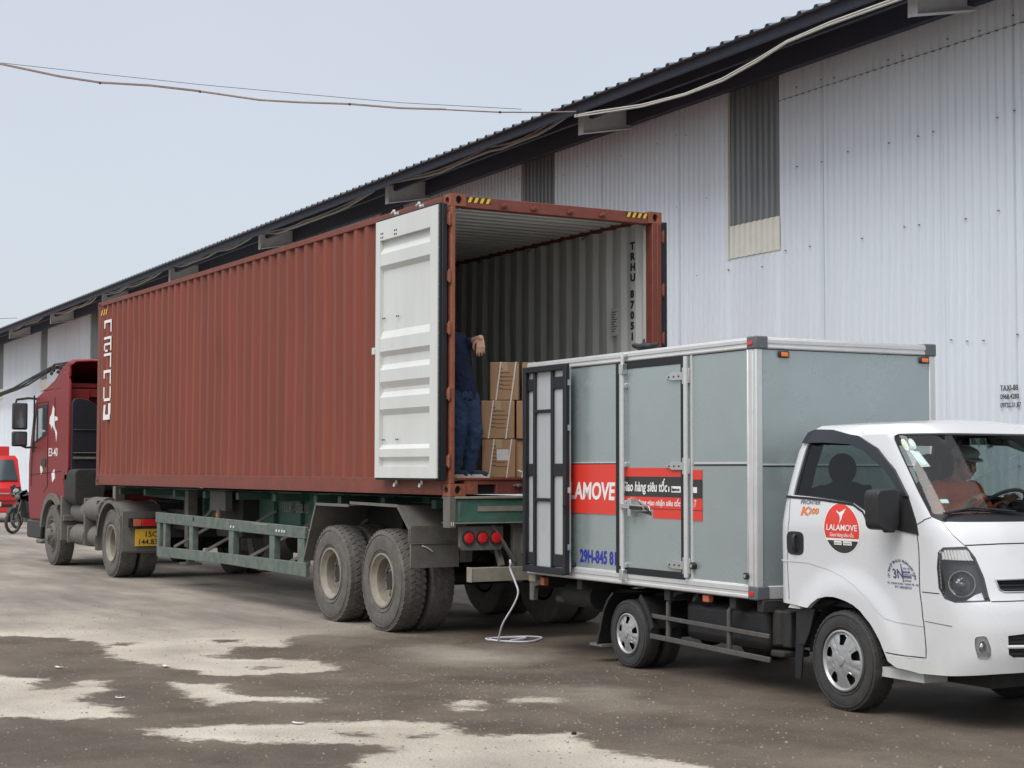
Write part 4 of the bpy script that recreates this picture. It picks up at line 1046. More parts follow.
# ================================================================ TRACTOR (world coordinates, nose towards -x)
tk = empty('tractor_unit', (0, 0, 0), 'dusty dark red tractor unit hitched under the front of the container', 'truck')
W0, W1 = .02, 2.42
out = [(-16.62, .72), (-16.74, 1.05), (-16.76, 1.75), (-16.66, 2.15), (-16.42, 2.80), (-16.2, 2.98), (-15.7, 3.06), (-14.28, 3.10), (-14.24, 1.5), (-14.15, 1.18), (-14.30, 1.05)]
arch = [(-14.9+.66*math.cos(a), .50+.66*math.sin(a)) for a in [R(q) for q in range(52, 160, 9)]]
side = out+arch+[(-15.56, .72)]
mb = MB(); mb.prism(side, W0, W1, 'tred'); cab = mb.build('cab', tk, bevel=.06, seg=3)
mb = MB(); mb.prism(round_poly([(-16.40, 2.10), (-16.12, 2.78), (-15.40, 2.80), (-15.45, 2.25)], .06), W0-.006, W0-.002, 'trim')
mb.prism(round_poly([(-16.33, 2.14), (-16.10, 2.73), (-15.46, 2.75), (-15.50, 2.28)], .05), W0-.010, W0-.005, 'glassd'); mb.build('side_window', cab); mb = MB(); mb.prism(round_poly([(-16.33, 2.14), (-16.10, 2.73), (-15.46, 2.75), (-15.50, 2.28)], .05), W1+.005, W1+.010, 'glassd')
mb.build('side_window', cab)
mb = MB(); mb.prism([(W0+.12, 1.95), (W0+.15, 2.75), (W1-.15, 2.75), (W1-.12, 1.95)], -16.78, -16.70, 'glassd', 'yz', Matrix.Translation((0, 0, 0))); mb.build('windscreen', cab)
mb = MB()      # door edges, handle, steps and grab marks
def seam(pts, y=W0-.003, w=.012, mt='dark'):
    for a, b_ in zip(pts, pts[1:]): mb.bar((a[0], y, a[1]), (b_[0], y, b_[1]), .004, w, mt, (0, 1, 0.01) if abs(a[0]-b_[0]) < 1e-3 else (0, 0, 1))
seam([(-15.36, 2.84), (-15.33, 1.35), (-15.6, 1.25)]); seam([(-16.5, 1.35), (-16.45, 2.1), (-16.15, 2.84), (-15.36, 2.84)]); seam([(-16.6, 1.55), (-14.3, 1.62)]); seam([(-14.9, 2.9), (-14.85, 2.25)])
mb.prism(round_poly([(-15.75, 1.70), (-15.75, 1.84), (-15.45, 1.84), (-15.45, 1.70)], .04), W0-.015, W0-.001, 'trim')
mb.build('door_seams', cab, smooth=0)
mb = MB(); mb.add(*text_mesh('E3-40', .20, side_T(-15.28, W0-.004, 1.88), 'vwhite', xs=1.35, bold=.006))
mb.prism([(-15.80, 1.55), (-15.86, 1.69), (-15.74, 1.76), (-15.68, 1.62)], W0-.004, W0-.001, 'vwhite'); mb.prism([(-15.0, 1.42), (-15.05, 1.58), (-14.86, 1.66), (-14.82, 1.50)], W0-.004, W0-.001, 'vwhite')
# white prancing horse outline on the side panel
mb.prism([(-15.25, 2.45), (-15.22, 2.56), (-15.10, 2.62), (-15.02, 2.76), (-14.92, 2.70), (-14.93, 2.58), (-14.72, 2.55), (-14.70, 2.50), (-14.90, 2.48), (-14.84, 2.36), (-14.72, 2.28), (-14.76, 2.12), (-14.83, 2.27), (-14.96, 2.36), (-15.06, 2.42), (-15.10, 2.34), (-15.16, 2.42)], W0-.004, W0-.001, 'vwhite')
mb.build('door_lettering', cab, smooth=0)
# side fairing strip, roof deflector open at the back
mb = MB(); mb.prism([(-14.34, 1.60), (-14.30, 1.50), (-14.00, 1.46), (-13.90, 1.70), (-13.92, 3.10), (-14.05, 3.30), (-14.34, 3.30)], .0, .05, 'tred'); mb.prism([(-14.34, 1.60), (-14.30, 1.50), (-14.00, 1.46), (-13.90, 1.70), (-13.92, 3.10), (-14.05, 3.30), (-14.34, 3.30)], 2.39, 2.44, 'tred')
mb.build('side_fairing', tk, bevel=.012)
mb = MB(); prof = [(-15.9, 3.08), (-15.5, 3.18), (-14.9, 3.30), (-14.4, 3.50), (-14.2, 3.54), (-13.95, 3.50)]
vs = [(p[0], y, p[1]-(0.10 if y in (.02, 2.42) else .02 if y in (.12, 2.32) else 0)) for y in (.02, .12, .4, 1.22, 2.04, 2.32, 2.42) for p in prof]; n_ = len(prof)
mb.add(vs, [(k*n_+i, k*n_+i+1, (k+1)*n_+i+1, (k+1)*n_+i) for k in range(6) for i in range(n_-1)], 'tred')
mb.prism([(-15.9, 3.04), (-15.5, 3.08), (-14.9, 3.20), (-14.4, 3.40), (-14.2, 3.44), (-13.95, 3.40), (-13.95, 3.22), (-14.2, 3.05)], .018, .045, 'tred'); mb.prism([(-15.9, 3.04), (-15.5, 3.08), (-14.9, 3.20), (-14.4, 3.40), (-14.2, 3.44), (-13.95, 3.40), (-13.95, 3.22), (-14.2, 3.05)], 2.395, 2.42, 'tred')
rd = mb.build('roof_deflector', tk, smooth=50); sm = rd.modifiers.new('t', 'SOLIDIFY'); sm.thickness = .02
mb = MB(); mb.box(-14.24, -14.20, .08, 2.36, 3.04, 3.12, 'tred'); mb.box(-14.22, -14.14, .05, 2.4, 2.88, 3.02, 'tred'); mb.box(-14.23, -14.10, .05, .40, 2.72, 3.0, 'tred'); mb.build('rear_panel', tk, bevel=.01)
mb = MB()      # tall dark air duct and fuel side covers behind the cab
mb.prism(round_poly([(.04, 1.35), (.04, 2.86), (.35, 2.82), (.62, 2.55), (.66, 1.28), (.30, 1.12)], .12, 5), -14.20, -13.82, 'trim2', 'yz'); mb.box(-13.83, -13.80, .06, .64, 2.30, 2.325, 'trim'); mb.box(-13.84, -13.79, .06, .64, 1.82, 1.86, 'greyst'); mb.box(-13.84, -13.79, .06, .64, 1.92, 1.935, 'greyst')
mb.box(-14.2, -13.9, .66, 2.3, 1.3, 2.7, 'trim'); mb.build('air_duct', tk, bevel=.02)
mb = MB(); mb.prism(round_poly([(.0, 1.10), (-.0, 1.66), (.52, 1.66), (.50, 1.15), (.25, 1.0)], .10, 4), -14.15, -13.45, 'dgrey', 'yz'); mb.build('side_cover', tk, bevel=.02)
# mirrors on their arms
for s_ in (-1, 1):
    yy = (lambda q: q) if s_ < 0 else (lambda q: 2.44-q)
    mb = MB(); mb.tube([(-16.2, yy(.03), 2.92), (-16.25, yy(-.12), 2.93), (-16.25, yy(-.32), 2.90), (-16.23, yy(-.36), 2.78)], .022, 'trim'); mb.tube([(-16.2, yy(.03), 2.05), (-16.23, yy(-.15), 2.04), (-16.23, yy(-.3), 2.10)], .02, 'trim'); mb.tube([(-16.2, yy(-.02), 1.95), (-16.2, yy(-.02), 2.98)], .016, 'trim')
    ma = mb.build('mirror_arm', tk)
    for z0, z1 in ((2.36, 2.84), (2.06, 2.33)):
        mb = MB(); a, b_ = sorted((yy(-.13), yy(-.39))); mb.box(-16.34, -16.20, a, b_, z0, z1, 'trim'); mm_ = mb.build('mirror_housing', ma, bevel=.03, seg=3)
        mb = MB(); mb.box(-16.2, -16.19, a+.03, b_-.03, z0+.03, z1-.03, 'glassd'); mb.build('mirror_glass', ma)
# steps, arch trim, bumper
mb = MB()
o_ = [(-14.9+.74*math.cos(R(q)), .50+.74*math.sin(R(q))) for q in range(48, 172, 8)]; i_ = [(-14.9+.63*math.cos(R(q)), .50+.63*math.sin(R(q))) for q in range(48, 172, 8)]
mb.prism(o_+i_[::-1], -.035, .06, 'greyst'); mb.build('wheel_arch', tk, smooth=30); mb = MB(); mb.prism(o_+i_[::-1], 2.38, 2.47, 'greyst'); mb.build('wheel_arch', tk, smooth=30)
mb = MB(); mb.prism([(-16.70, .42), (-16.72, .74), (-15.60, .74), (-15.70, .42)], .0, 2.44, 'trim'); mb.box(-15.95, -15.62, -.02, .1, .34, .42, 'greyst'); mb.box(-16.72, -16.6, .3, 2.1, .45, .70, 'tred'); mb.build('bumper', tk, bevel=.03)
mb = MB(); mb.box(-14.28, -14.20, -.02, .55, .45, 1.20, 'greyst'); mb.box(-14.20, -14.12, .0, .5, .78, .88, 'greyst'); mb.build('mudflap', tk, bevel=.01)
mb = MB(); mb.tube([(-14.05, .28, .95), (-13.25, .28, .95)], .19, 'greyst', 20); mb.tube([(-13.2, .28, 1.00), (-12.35, .28, 1.00)], .20, 'greyst', 20); mb.tube([(-14.0, .25, .56), (-13.2, .25, .56)], .18, 'greyst', 20); mb.tube([(-13.1, .3, .56), (-12.2, .3, .56)], .18, 'greyst', 20)
mb.box(-14.1, -12.2, .3, .5, .72, .80, 'dgrey'); mb.box(-13.26, -13.19, .1, .45, .4, 1.18, 'greyst'); mb.box(-14.1, -14.05, .05, .4, .42, .7, 'greyst'); mb.box(-12.5, -12.44, .1, .4, .42, 1.15, 'dgrey'); mb.build('air_tank', tk, bevel=.01, smooth=40)
mb = MB(); mb.box(-15.5, -9.9, .72, .82, .75, 1.05, 'dgrey'); mb.box(-15.5, -9.9, 1.62, 1.72, .75, 1.05, 'dgrey')
for x in (-15.2, -13.6, -12, -10.2): mb.box(x-.06, x+.06, .8, 1.65, .78, 1.02, 'dgrey')
mb.box(-13.9, -12.3, 2.0, 2.42, .45, 1.05, 'greyst'); mb.build('chassis_rail', tk, bevel=.006)
mb = MB(); mb.lathe([(0, .001), (0, .45), (.05, .45), (.06, .44), (.06, .001)], 'dgrey', (-11.3, 1.22, 1.12), 'z', 32); mb.box(-11.8, -10.8, .6, 1.85, 1.04, 1.12, 'dgrey'); mb.box(-12.6, -12.2, .15, .6, 1.12, 1.15, 'greyst'); mb.build('fifth_wheel', tk, bevel=.006)
mb = MB(); mb.box(-12.45, -12.3, .35, .50, 1.15, 1.38, 'rimb'); mb.build('hose_stand', tk)
# wheels
make_wheel(tk, (-14.9, .0, .52), .52, .28, -1, 'tyre', 'greyst', 'front', rr=.28)
make_wheel(tk, (-14.9, 2.44, .52), .52, .28, 1, 'tyre', 'greyst', 'front', rr=.28, tread=False)
for y, s_ in ((-.02, -1), (.31, -1), (2.46, 1), (2.13, 1)): make_wheel(tk, (-11.25, y, .52), .52, .28, s_, 'tyre', 'rimb', 'dish', rr=.28, tread=s_ < 0)
mb = MB(); mb.tube([(-11.25, .4, .52), (-11.25, 2.0, .52)], .11, 'dgrey', 12); mb.ico((-11.25, 1.22, .52), .26, 'dgrey', 2); mb.tube([(-14.9, .2, .5), (-14.9, 2.2, .5)], .06, 'dgrey'); mb.build('axle', tk)
for y0, y1 in ((-.05, .62), (1.82, 2.49)):
    ap = [(-11.25+.66*math.cos(R(q)), .50+.64*math.sin(R(q))) for q in range(188, 34, -8)]
    ap = [(-11.25+.68*math.cos(R(q)), .50+.66*math.sin(R(q))) for q in range(190, 30, -10)]+[(-10.60, .95), (-10.56, .40)]
    mb = sheet(ap, y0, y1, 'greyst', lip=.05); mb.box(-10.57, -10.54, y0, y1, .42, 1.02, 'greyst'); mb.build('mudguard', tk, smooth=40)
mb = MB(); mb.box(-10.53, -10.48, .03, .62, .78, .92, 'trim'); lb = mb.build('lamp_housing', tk, bevel=.006)
mb = MB(); mb.box(-10.485, -10.462, .10, .22, .80, .905, 'dullorange'); mb.build('indicator_lens', lb, bevel=.006)
mb = MB(); mb.box(-10.485, -10.462, .23, .58, .80, .905, 'redlens'); mb.build('tail_lens', lb, bevel=.006)
mb = MB(); mb.box(-10.53, -10.50, .14, .56, .50, .755, 'plate')
T = Matrix.Translation((-10.496, .27, .64)) @ Matrix.Rotation(R(90), 4, 'Z') @ Matrix.Rotation(R(90), 4, 'X'); mb.add(*text_mesh('15C', .11, T, 'ink', xs=1.1, bold=.003))
T = Matrix.Translation((-10.496, .17, .525)) @ Matrix.Rotation(R(90), 4, 'Z') @ Matrix.Rotation(R(90), 4, 'X'); mb.add(*text_mesh('144.83', .11, T, 'ink', xs=1.05, bold=.003)); mb.build('number_plate', tk, smooth=0)
mb = MB(); mb.box(-10.6, -10.5, .5, 1.9, .62, .78, 'dgrey'); mb.build('rear_crossmember', tk)

# ================================================================ SMALL RED TRUCK far left, facing us
rtk = empty('small_red_truck', (-38.6, 4.15, 0), 'small bright red cab-over truck with red cargo box at the far left', 'truck')
mb = MB()
mb.prism([(.0, .42), (.02, 1.05), (-.12, 1.25), (-.52, 1.98), (-.8, 2.08), (-1.6, 2.05), (-1.6, .42)], -.88, .88, 'bred'); rc = mb.build('cab', rtk, bevel=.06, seg=3)
mb = MB(); mb.add([(-.125, -.78, 1.28), (-.125, .78, 1.28), (-.50, .72, 1.93), (-.50, -.72, 1.93), (-.165, -.78, 1.27), (-.165, .78, 1.27), (-.54, .72, 1.92), (-.54, -.72, 1.92)], [(0, 1, 2, 3), (4, 5, 6, 7)], 'glassd')
gl = mb.build('windscreen', rc, smooth=0); gl.location = (.03, 0, .02)
mb = MB(); mb.prism([(-.75, 1.30), (-.95, 1.9), (-1.45, 1.9), (-1.45, 1.30)], -.905, -.9, 'glassd'); mb.build('side_window', rc)
mb = MB(); mb.tube([(-.10, -.7, 1.24), (-.12, .0, 1.29), (-.14, .6, 1.34)], .014, 'trim', 6); mb.box(.03, .05, -.5, .5, .88, .91, 'chrome'); mb.box(.03, .045, -.08, .08, 1.02, 1.06, 'chrome'); mb.box(.0, .06, -.80, .80, .66, .68, 'trim'); mb.box(.02, .045, -.6, .6, .36, .56, 'trim'); mb.build('grille', rc)
for y in (-.70, .70):
    mb = MB(); mb.prism(round_poly([(y-.13, .80), (y-.15, 1.06), (y+.13, 1.12), (y+.13, .80)], .04), .0, .04, 'trim', 'yz'); mb.ico((.04, y, .95), .10, 'chrome', 2, (.25, 1, 1.1)); mb.build('headlight', rc)
mb = MB(); mb.box(.04, .055, -.25, .25, .50, .64, 'paper'); mb.add(*text_mesh('29C', .11, Matrix.Translation((.058, -.18, .53)) @ Matrix.Rotation(R(90), 4, 'Z') @ Matrix.Rotation(R(90), 4, 'X'), 'ink')); mb.build('number_plate', rtk, smooth=0)
mb = MB(); mb.box(-.02, .05, -.86, .86, .30, .48, 'bred'); mb.build('bumper', rtk, bevel=.03)
mb = MB(); mb.box(-4.9, -1.75, -.88, .88, .62, 2.38, 'bred'); mb.box(-4.95, -1.72, -.90, .90, .58, .66, 'alu'); mb.build('cargo_box', rtk, bevel=.02)
mb = MB(); mb.box(-4.9, -.2, -.4, .4, .38, .58, 'dgrey'); mb.build('chassis', rtk)
for x in (-.75, -3.6):
    for y, s_ in ((-.86, -1), (.86, 1)): make_wheel(rtk, (x, y, .33), .33, .20, s_, 'tyre2', 'hubcap', 'dish', rr=.19, tread=False)
mb = MB(); mb.box(-.35, -.25, -1.12, -.97, 1.35, 1.68, 'trim'); mb.tube([(-.4, -.9, 1.6), (-.3, -1.02, 1.55)], .015, 'trim'); mb.build('mirror', rtk, bevel=.02)

# ================================================================ MOTORCYCLE in front of it
def motorbike(x, y, rz, label):
    o = empty('motorcycle', (x, y, 0), label, 'motorcycle', rz, 'motorcycles by the tractor')
    for wx in (0.0, 1.22):
        mb = MB(); mb.lathe([(-.035, .245), (-.045, .27), (-.03, .295), (0, .305), (.03, .295), (.045, .27), (.035, .245)], 'tyre2', (wx, 0, .305), 'y', 36)
        w_ = mb.build('wheel', o)
        mb = MB(); mb.lathe([(-.025, .245), (-.025, .232), (.025, .232), (.025, .245)], 'greyst', (wx, 0, .305), 'y', 36); mb.tube([(wx, -.04, .305), (wx, .04, .305)], .045, 'greyst', 12)
        for k in range(12): a = k*.5236; mb.tube([(wx, 0, .305), (wx+.24*math.cos(a), 0, .305+.24*math.sin(a))], .004, 'greyst', 4)
        mb.build('rim', w_)
    mb = MB(); 
    for s_ in (-.065, .065): mb.tube([(0, s_, .305), (.10, s_, .55), (.24, s_*.9, .86)], .016, 'greyst')
    mb.tube([(.30, -.33, 1.02), (.26, -.15, .98), (.25, 0, .95), (.26, .15, .98), (.30, .33, 1.02)], .012, 'greyst'); mb.build('fork', o)
    mb = MB(); mb.prism([(-.24, .52), (-.12, .66), (.05, .68), (.20, .60), (.19, .56), (.05, .63), (-.12, .61)], -.06, .06, 'trim'); mb.build('front_mudguard', o, bevel=.01)
    mb = MB(); mb.prism([(.22, .90), (.18, 1.02), (.30, 1.06), (.36, .75), (.42, .42), (.52, .40), (.46, .70), (.62, .72), (.75, .62), (1.3, .66), (1.5, .78), (1.3, .80), (.7, .78), (.4, .90)], -.09, .09, 'trim'); mb.build('body', o, bevel=.02)
    mb = MB(); mb.prism([(.62, .76), (.66, .84), (1.0, .83), (1.35, .86), (1.42, .80), (1.0, .77)], -.12, .12, 'seatm'); mb.build('seat', o, bevel=.03)
    mb = MB(); mb.box(.55, .85, -.12, .12, .28, .55, 'greyst'); mb.tube([(.6, -.14, .30), (.9, -.15, .28), (1.45, -.15, .38)], [.02, .035, .04], 'greyst'); mb.build('engine', o, bevel=.03)
    mb = MB(); mb.ico((.16, 0, .93), .08, 'greyst', 2, (.6, 1, 1)); mb.build('headlight', o)
    for s_ in (-1, 1):
        mb = MB(); mb.tube([(.28, .24*s_, 1.0), (.30, .28*s_, 1.16)], .006, 'trim'); mb.ico((.30, .30*s_, 1.19), .055, 'trim', 2, (.4, 1.1, .8)); mb.build('mirror', o)
    return o
motorbike(-29.2, 2.62, R(128), 'parked motorcycle half hidden by the nose of the red tractor')
motorbike(-33.0, 3.6, R(135), 'second parked motorcycle further back beside the small red truck')

# ================================================================ DELIVERY VAN (box truck); local x forward, y=0 near tyre face, y grows away
vn = empty('delivery_truck', (2.328, .46, 0), 'white cab delivery truck with grey metal box body, backed up to the container', 'truck', -.0267)
BY, BW = -.04, 1.754
X0, X1, Z0, Z1 = -1.682, 1.870, .694, 2.650
YF = BY+BW
mb = MB()      # box body walls
mb.box(X0+.02, X1-.02, BY+.012, BY+.05, Z0+.10, Z1-.09, 'inox'); mb.box(X0+.02, X1-.02, YF-.05, YF-.012, Z0+.1, Z1-.09, 'inox'); mb.box(X1-.05, X1-.012, BY+.05, YF-.05, Z0+.1, Z1-.09, 'inox')
mb.box(X0+.02, X1-.02, BY+.02, YF-.02, Z1-.06, Z1-.035, 'alu'); mb.box(X0+.02, X1-.02, BY+.02, YF-.02, Z0+.06, Z0+.1, 'greyst')
body = mb.build('box_body', vn, bevel=.003)
def rail(name, pr, bev=.008):
    mb = MB()
    for p in pr: mb.box(*p, 'alu')
    return mb.build(name, body, bevel=bev)
for y0, y1, yo in ((BY, BY+.06, -.004), (YF-.06, YF, .004)):
    rail('top_rail', [(X0, X1-.09, y0, y1, Z1-.088, Z1-.002), (X0, X1-.09, y0+yo, y1+yo, Z1-.085, Z1-.062), (X0, X1-.09, y0+yo*1.4, y1+yo*1.4, Z1-.050, Z1-.012)])
    rail('bottom_rail', [(X0, X1-.09, y0, y1, Z0, Z0+.108), (X0, X1-.09, y0+yo*1.3, y1+yo*1.3, Z0+.004, Z0+.035), (X0, X1-.09, y0+yo, y1+yo, Z0+.052, Z0+.10)])
    rail('corner_post', [(X1-.125, X1-.045, y0, y1, Z0+.09, Z1-.09), (X1-.11, X1-.095, y0+yo, y1+yo, Z0+.09, Z1-.09), (X1-.04, X1+.0, y0+.0, y1, Z0+.09, Z1-.09)])
    rail('corner_post', [(X0, X0+.05, y0, y1, Z0+.09, Z1-.09)])
rail('front_top_rail', [(X1-.06, X1, BY+.09, YF-.09, Z1-.088, Z1-.002), (X1-.056, X1+.004, BY+.09, YF-.09, Z1-.085, Z1-.062), (X1-.055, X1+.006, BY+.09, YF-.09, Z1-.05, Z1-.012)])
rail('front_bottom_rail', [(X1-.06, X1, BY+.09, YF-.09, Z0, Z0+.1)])
rail('rear_frame', [(X0-.002, X0+.05, BY+.05, YF-.05, Z1-.09, Z1-.0), (X0-.002, X0+.05, BY+.05, YF-.05, Z0, Z0+.1)])
for yc, sg in ((BY, 1), (YF, -1)):
    for zc, nm in ((Z1-.092, 1), (Z0-.004, 0)):
        mb = MB(); ya, yb = sorted((yc-.008*sg, yc+.11*sg)); h = .098
        mb.box(X1-.11, X1+.008, ya, yb, zc, zc+h+(0 if nm else .006), 'cap'); cc = mb.build('corner_cap', body, bevel=.012, seg=3)
        mb = MB(); y_ = yc-.008*sg; ya, yb = sorted((y_-.006*sg, y_+.001)); mb.prism(round_poly([(X1-.095, zc+.03), (X1-.095, zc+.06), (X1-.03, zc+.065), (X1-.03, zc+.035)], .01), ya, yb, 'redlens'); mb.build('corner_reflector', cc)
# panel joints and the pale strip along the middle
mb = MB(); mb.box(X0+.05, -.02, BY+.006, BY+.0125, 1.712, 1.722, 'alu'); mb.box(X0+.05, -.02, BY+.008, BY+.0123, 1.703, 1.711, 'dark'); mb.box(1.04, X1-.11, BY+.006, BY+.0125, 1.700, 1.716, 'alu'); mb.box(1.04, X1-.11, BY+.008, BY+.0123, 1.688, 1.699, 'dark')
mb.box(X1-.0125, X1-.006, BY+.06, YF-.06, 1.690, 1.702, 'alu'); mb.box(X1-.0122, X1-.009, BY+.06, YF-.06, 1.68, 1.689, 'dark'); mb.box(X1-.0122, X1-.010, BY+.05, YF-.05, Z1-.094, Z1-.089, 'dark')
mb.box(1.005, 1.03, BY+.0, BY+.0125, Z0+.10, Z1-.09, 'alu'); mb.box(X0+.05, X1-.1, BY+.009, BY+.0123, Z1-.094, Z1-.0885, 'dark'); mb.build('panel_trim', body)
for y in (.17, 1.55):
    mb = MB(); mb.box(X1-.012, X1+.008, y-.0, y+.10, Z1-.152, Z1-.088-.012, 'trim'); ml = mb.build('marker_lamp', body, bevel=.012)
    mb = MB(); mb.box(X1+.004, X1+.016, y+.018, y+.082, Z1-.143, Z1-.110, 'amber'); mb.build('lens', ml, bevel=.005)
# side door with its black seal, rod and hinges
DX0, DX1, DZ0, DZ1 = -.065, .955, .79, 2.555
mb = MB(); mb.box(DX0+.0, DX1-.03, BY-.004, BY+.011, DZ0, DZ1-.01, 'inox'); sdr = mb.build('side_door', body, bevel=.003)
mb = MB(); y0, y1 = BY-.010, BY+.006
mb.box(DX0-.035, DX0+.018, y0, y1, DZ0-.0, DZ1, 'gasket'); mb.box(DX1-.075, DX1-.028, y0, y1, DZ0+.0, DZ1, 'gasket'); mb.box(DX0+.018, DX1-.075, y0, y1, DZ1-.055, DZ1, 'gasket'); mb.box(DX0+.018, DX1-.075, y0, y1, DZ0, DZ0+.055, 'gasket'); mb.box(DX0+.02, DX0+.06, y0+.001, y1, DZ0+.056, DZ1-.056, 'alu'); mb.build('door_seal', sdr, bevel=.003)
mb = MB(); rx = DX0+.115; ry = BY-.035; mb.tube([(rx, ry, Z0+.04), (rx, ry, Z1-.03)], .017, 'alu', 12)
for z in (.86, 1.38, 1.70, 2.36): mb.box(rx-.04, rx+.04, ry+.005, BY-.002, z-.02, z+.02, 'chrome')
for z in (.78, 2.50): mb.box(rx-.03, rx+.03, ry-.02, ry+.03, z-.045, z+.045, 'chrome'); 
mb.box(rx-.03, rx+.035, BY-.03, BY-.005, Z0+.01, Z0+.055, 'chrome'); mb.box(rx-.03, rx+.035, BY-.03, BY-.005, Z1-.055, Z1-.02, 'chrome'); mb.build('lock_rod', sdr, bevel=.004)
mb = MB(); mb.prism([(rx+.01, 1.335), (rx+.01, 1.40), (rx+.13, 1.425), (rx+.36, 1.36), (rx+.40, 1.29), (rx+.40, 1.31), (rx+.30, 1.315), (rx+.01, 1.30)], BY-.010, BY-.006, 'chrome')
mb.bar((rx, ry-.02, 1.355), (rx+.34, ry-.012, 1.345), .02, .035, 'chrome'); mb.bar((rx+.16, ry-.032, 1.345), (rx+.34, ry-.03, 1.34), .012, .03, 'trim'); mb.box(rx+.12, rx+.17, ry-.03, BY-.005, 1.27, 1.42, 'chrome'); mb.build('door_handle', sdr, bevel=.003)
for z in (2.40, 1.685, .90):
    mb = MB(); mb.prism(round_poly([(DX1-.28, z), (DX1-.18, z+.035), (DX1-.02, z+.03), (DX1-.02, z-.03), (DX1-.18, z-.03)], .01), BY-.024, BY-.010, 'chrome'); mb.tube([(DX1-.015, BY-.02, z-.065), (DX1-.015, BY-.02, z+.065)], .014, 'chrome', 10); mb.box(DX1-.01, DX1+.05, BY-.016, BY-.002, z-.06, z+.06, 'chrome')
    for q in (-.22, -.15, -.08): mb.tube([(DX1+q, BY-.03, z+.0), (DX1+q, BY-.022, z)], .008, 'dgrey', 6)
    mb.build('hinge', sdr, bevel=.003)
mb = MB(); mb.tube([(DX1+.015, BY-.02, DZ0+.02), (DX1+.015, BY-.02, DZ1)], .02, 'alu', 10); mb.build('hinge_post', body)
for x, z, r in ((1.75, .865, .026), (1.045, .905, .028), (-.82, .82, .022)):
    mb = MB(); mb.tube([(x, BY+.012, z), (x, BY-.025, z)], r, 'trim', 14); mb.tube([(x, BY-.026, z), (x, BY-.03, z)], r*.55, 'chrome', 10); mb.build('door_buffer', body)
# open rear door folded flat against the near side: inner face shows
mb = MB(); RX0, RX1, RZ0, RZ1 = -1.545, -.79, .755, 2.575; ya, yb = BY-.085, BY-.045
mb.box(RX0, RX1, ya+.012, yb, RZ0, RZ1, 'inox2'); rdoor = mb.build('rear_door', body, bevel=.004)
mb = MB()
def gk(x0, x1, z0, z1, d=.0): mb.box(x0, x1, ya-d, ya+.013, z0, z1, 'gasket')
gk(RX0-.02, RX0+.035, RZ0-.03, RZ1+.02, .03); gk(RX1-.035, RX1+.02, RZ0-.02, RZ1+.02, .03); gk(RX0+.035, RX1-.035, RZ1-.035, RZ1+.02, .03); gk(RX0+.035, RX1-.035, RZ0-.03, RZ0+.03, .03)
gk(-1.402, -1.362, RZ0+.03, RZ1-.035, .012); gk(-1.075, -1.035, RZ0+.03, RZ1-.035, .012); gk(-1.362, -1.075, 2.17, 2.20, .01); gk(-1.362, -1.075, 1.37, 1.40, .01)
for z in (RZ0+.04, 1.60, RZ1-.20): gk(RX0+.035, -1.402, z, z+.11, .006); gk(-1.035, RX1-.035, z, z+.11, .006)
mb.build('door_seal', rdoor, bevel=.006)
for z in (.95, 1.45, 2.0, 2.4): mb = MB(); mb.box(RX1+.02, RX1+.028, ya-.01, ya+.02, z, z+.05, 'chrome'); mb.build('door_clip', rdoor)
mb = MB(); mb.tube([(RX1+.01, ya-.03, 1.28), (RX1+.012, ya-.045, 1.35)], .012, 'trim'); mb.build('door_clip', rdoor)
mb = MB(); mb.box(X0-.03, X0+.06, YF+.02, YF+.06, .76, 2.57, 'inox2'); mb.box(X0+.06, X0+.80, YF+.015, YF+.055, .76, 2.57, 'inox2'); mb.build('rear_door', body, bevel=.01)
# red and black sticker band with its writing
mb = MB(); y0, y1 = BY+.0055, BY+.0115
mb.box(-1.45, DX0-.036, y0, y1, 1.275, 1.702, 'stripe')
y2, y3 = BY-.0075, BY-.0042
mb.box(DX0+.061, DX1-.076, y2, y3, 1.60, 1.672, 'stripe'); mb.box(DX0+.061, DX1-.076, y2, y3, 1.435, 1.5995, 'vblack'); mb.box(DX0+.061, DX1-.076, y2, y3, 1.34, 1.4345, 'stripe'); mb.box(rx+.42, DX1-.076, y2, y3, 1.262, 1.3395, 'stripe')
mb.box(rx+.42, DX1-.076, y2-.001, y3, 1.336, 1.341, 'vblack')
mb.box(1.031, 1.149, y0, y1, 1.58, 1.655, 'stripe'); mb.box(1.031, 1.149, y0, y1, 1.432, 1.5795, 'vblack'); mb.box(1.031, 1.149, y0, y1, 1.258, 1.4315, 'stripe'); mb.box(1.031, 1.149, y0-.001, y1, 1.335, 1.340, 'vblack')
mb.box(.885, 1.0, BY-.028, BY-.024, 1.59, 1.66, 'stripe') if False else None
mb.box(DX1-.027, DX1-.002, BY+.004, BY+.0115, 1.262, 1.672, 'stripe')
bd_ = mb.build('sticker_band', body)
mb = MB(); tT = lambda x, z, y=BY+.0052: side_T(x, y, z, 0)
mb.add(*text_fit('LALAMOVE', -1.135, -.135, 1.395, 1.550, BY+.0052, 'vwhite', .09, .10))
mb.add(*text_fit('Giao hàng siêu tốc', -.0, .685, 1.452, 1.585, y2-.0012, 'vwhite', .07, .15))
mb.box(.745, DX1-.077, y2-.0012, y2-.0004, 1.475, 1.525, 'vwhite'); mb.box(1.032, 1.085, y0-.001, y0-.0004, 1.475, 1.52, 'vwhite')
mb.box(.70, .715, y2-.0012, y2-.0004, 1.478, 1.52, 'vwhite')
mb.add(*text_fit('Ứng dụng giao nhận siêu tốc', .12, .875, 1.350, 1.428, y2-.0012, 'vwhite', .06, .15)); mb.add(*text_fit('/7', 1.035, 1.075, 1.36, 1.42, BY+.0045, 'vwhite', .02, .15))
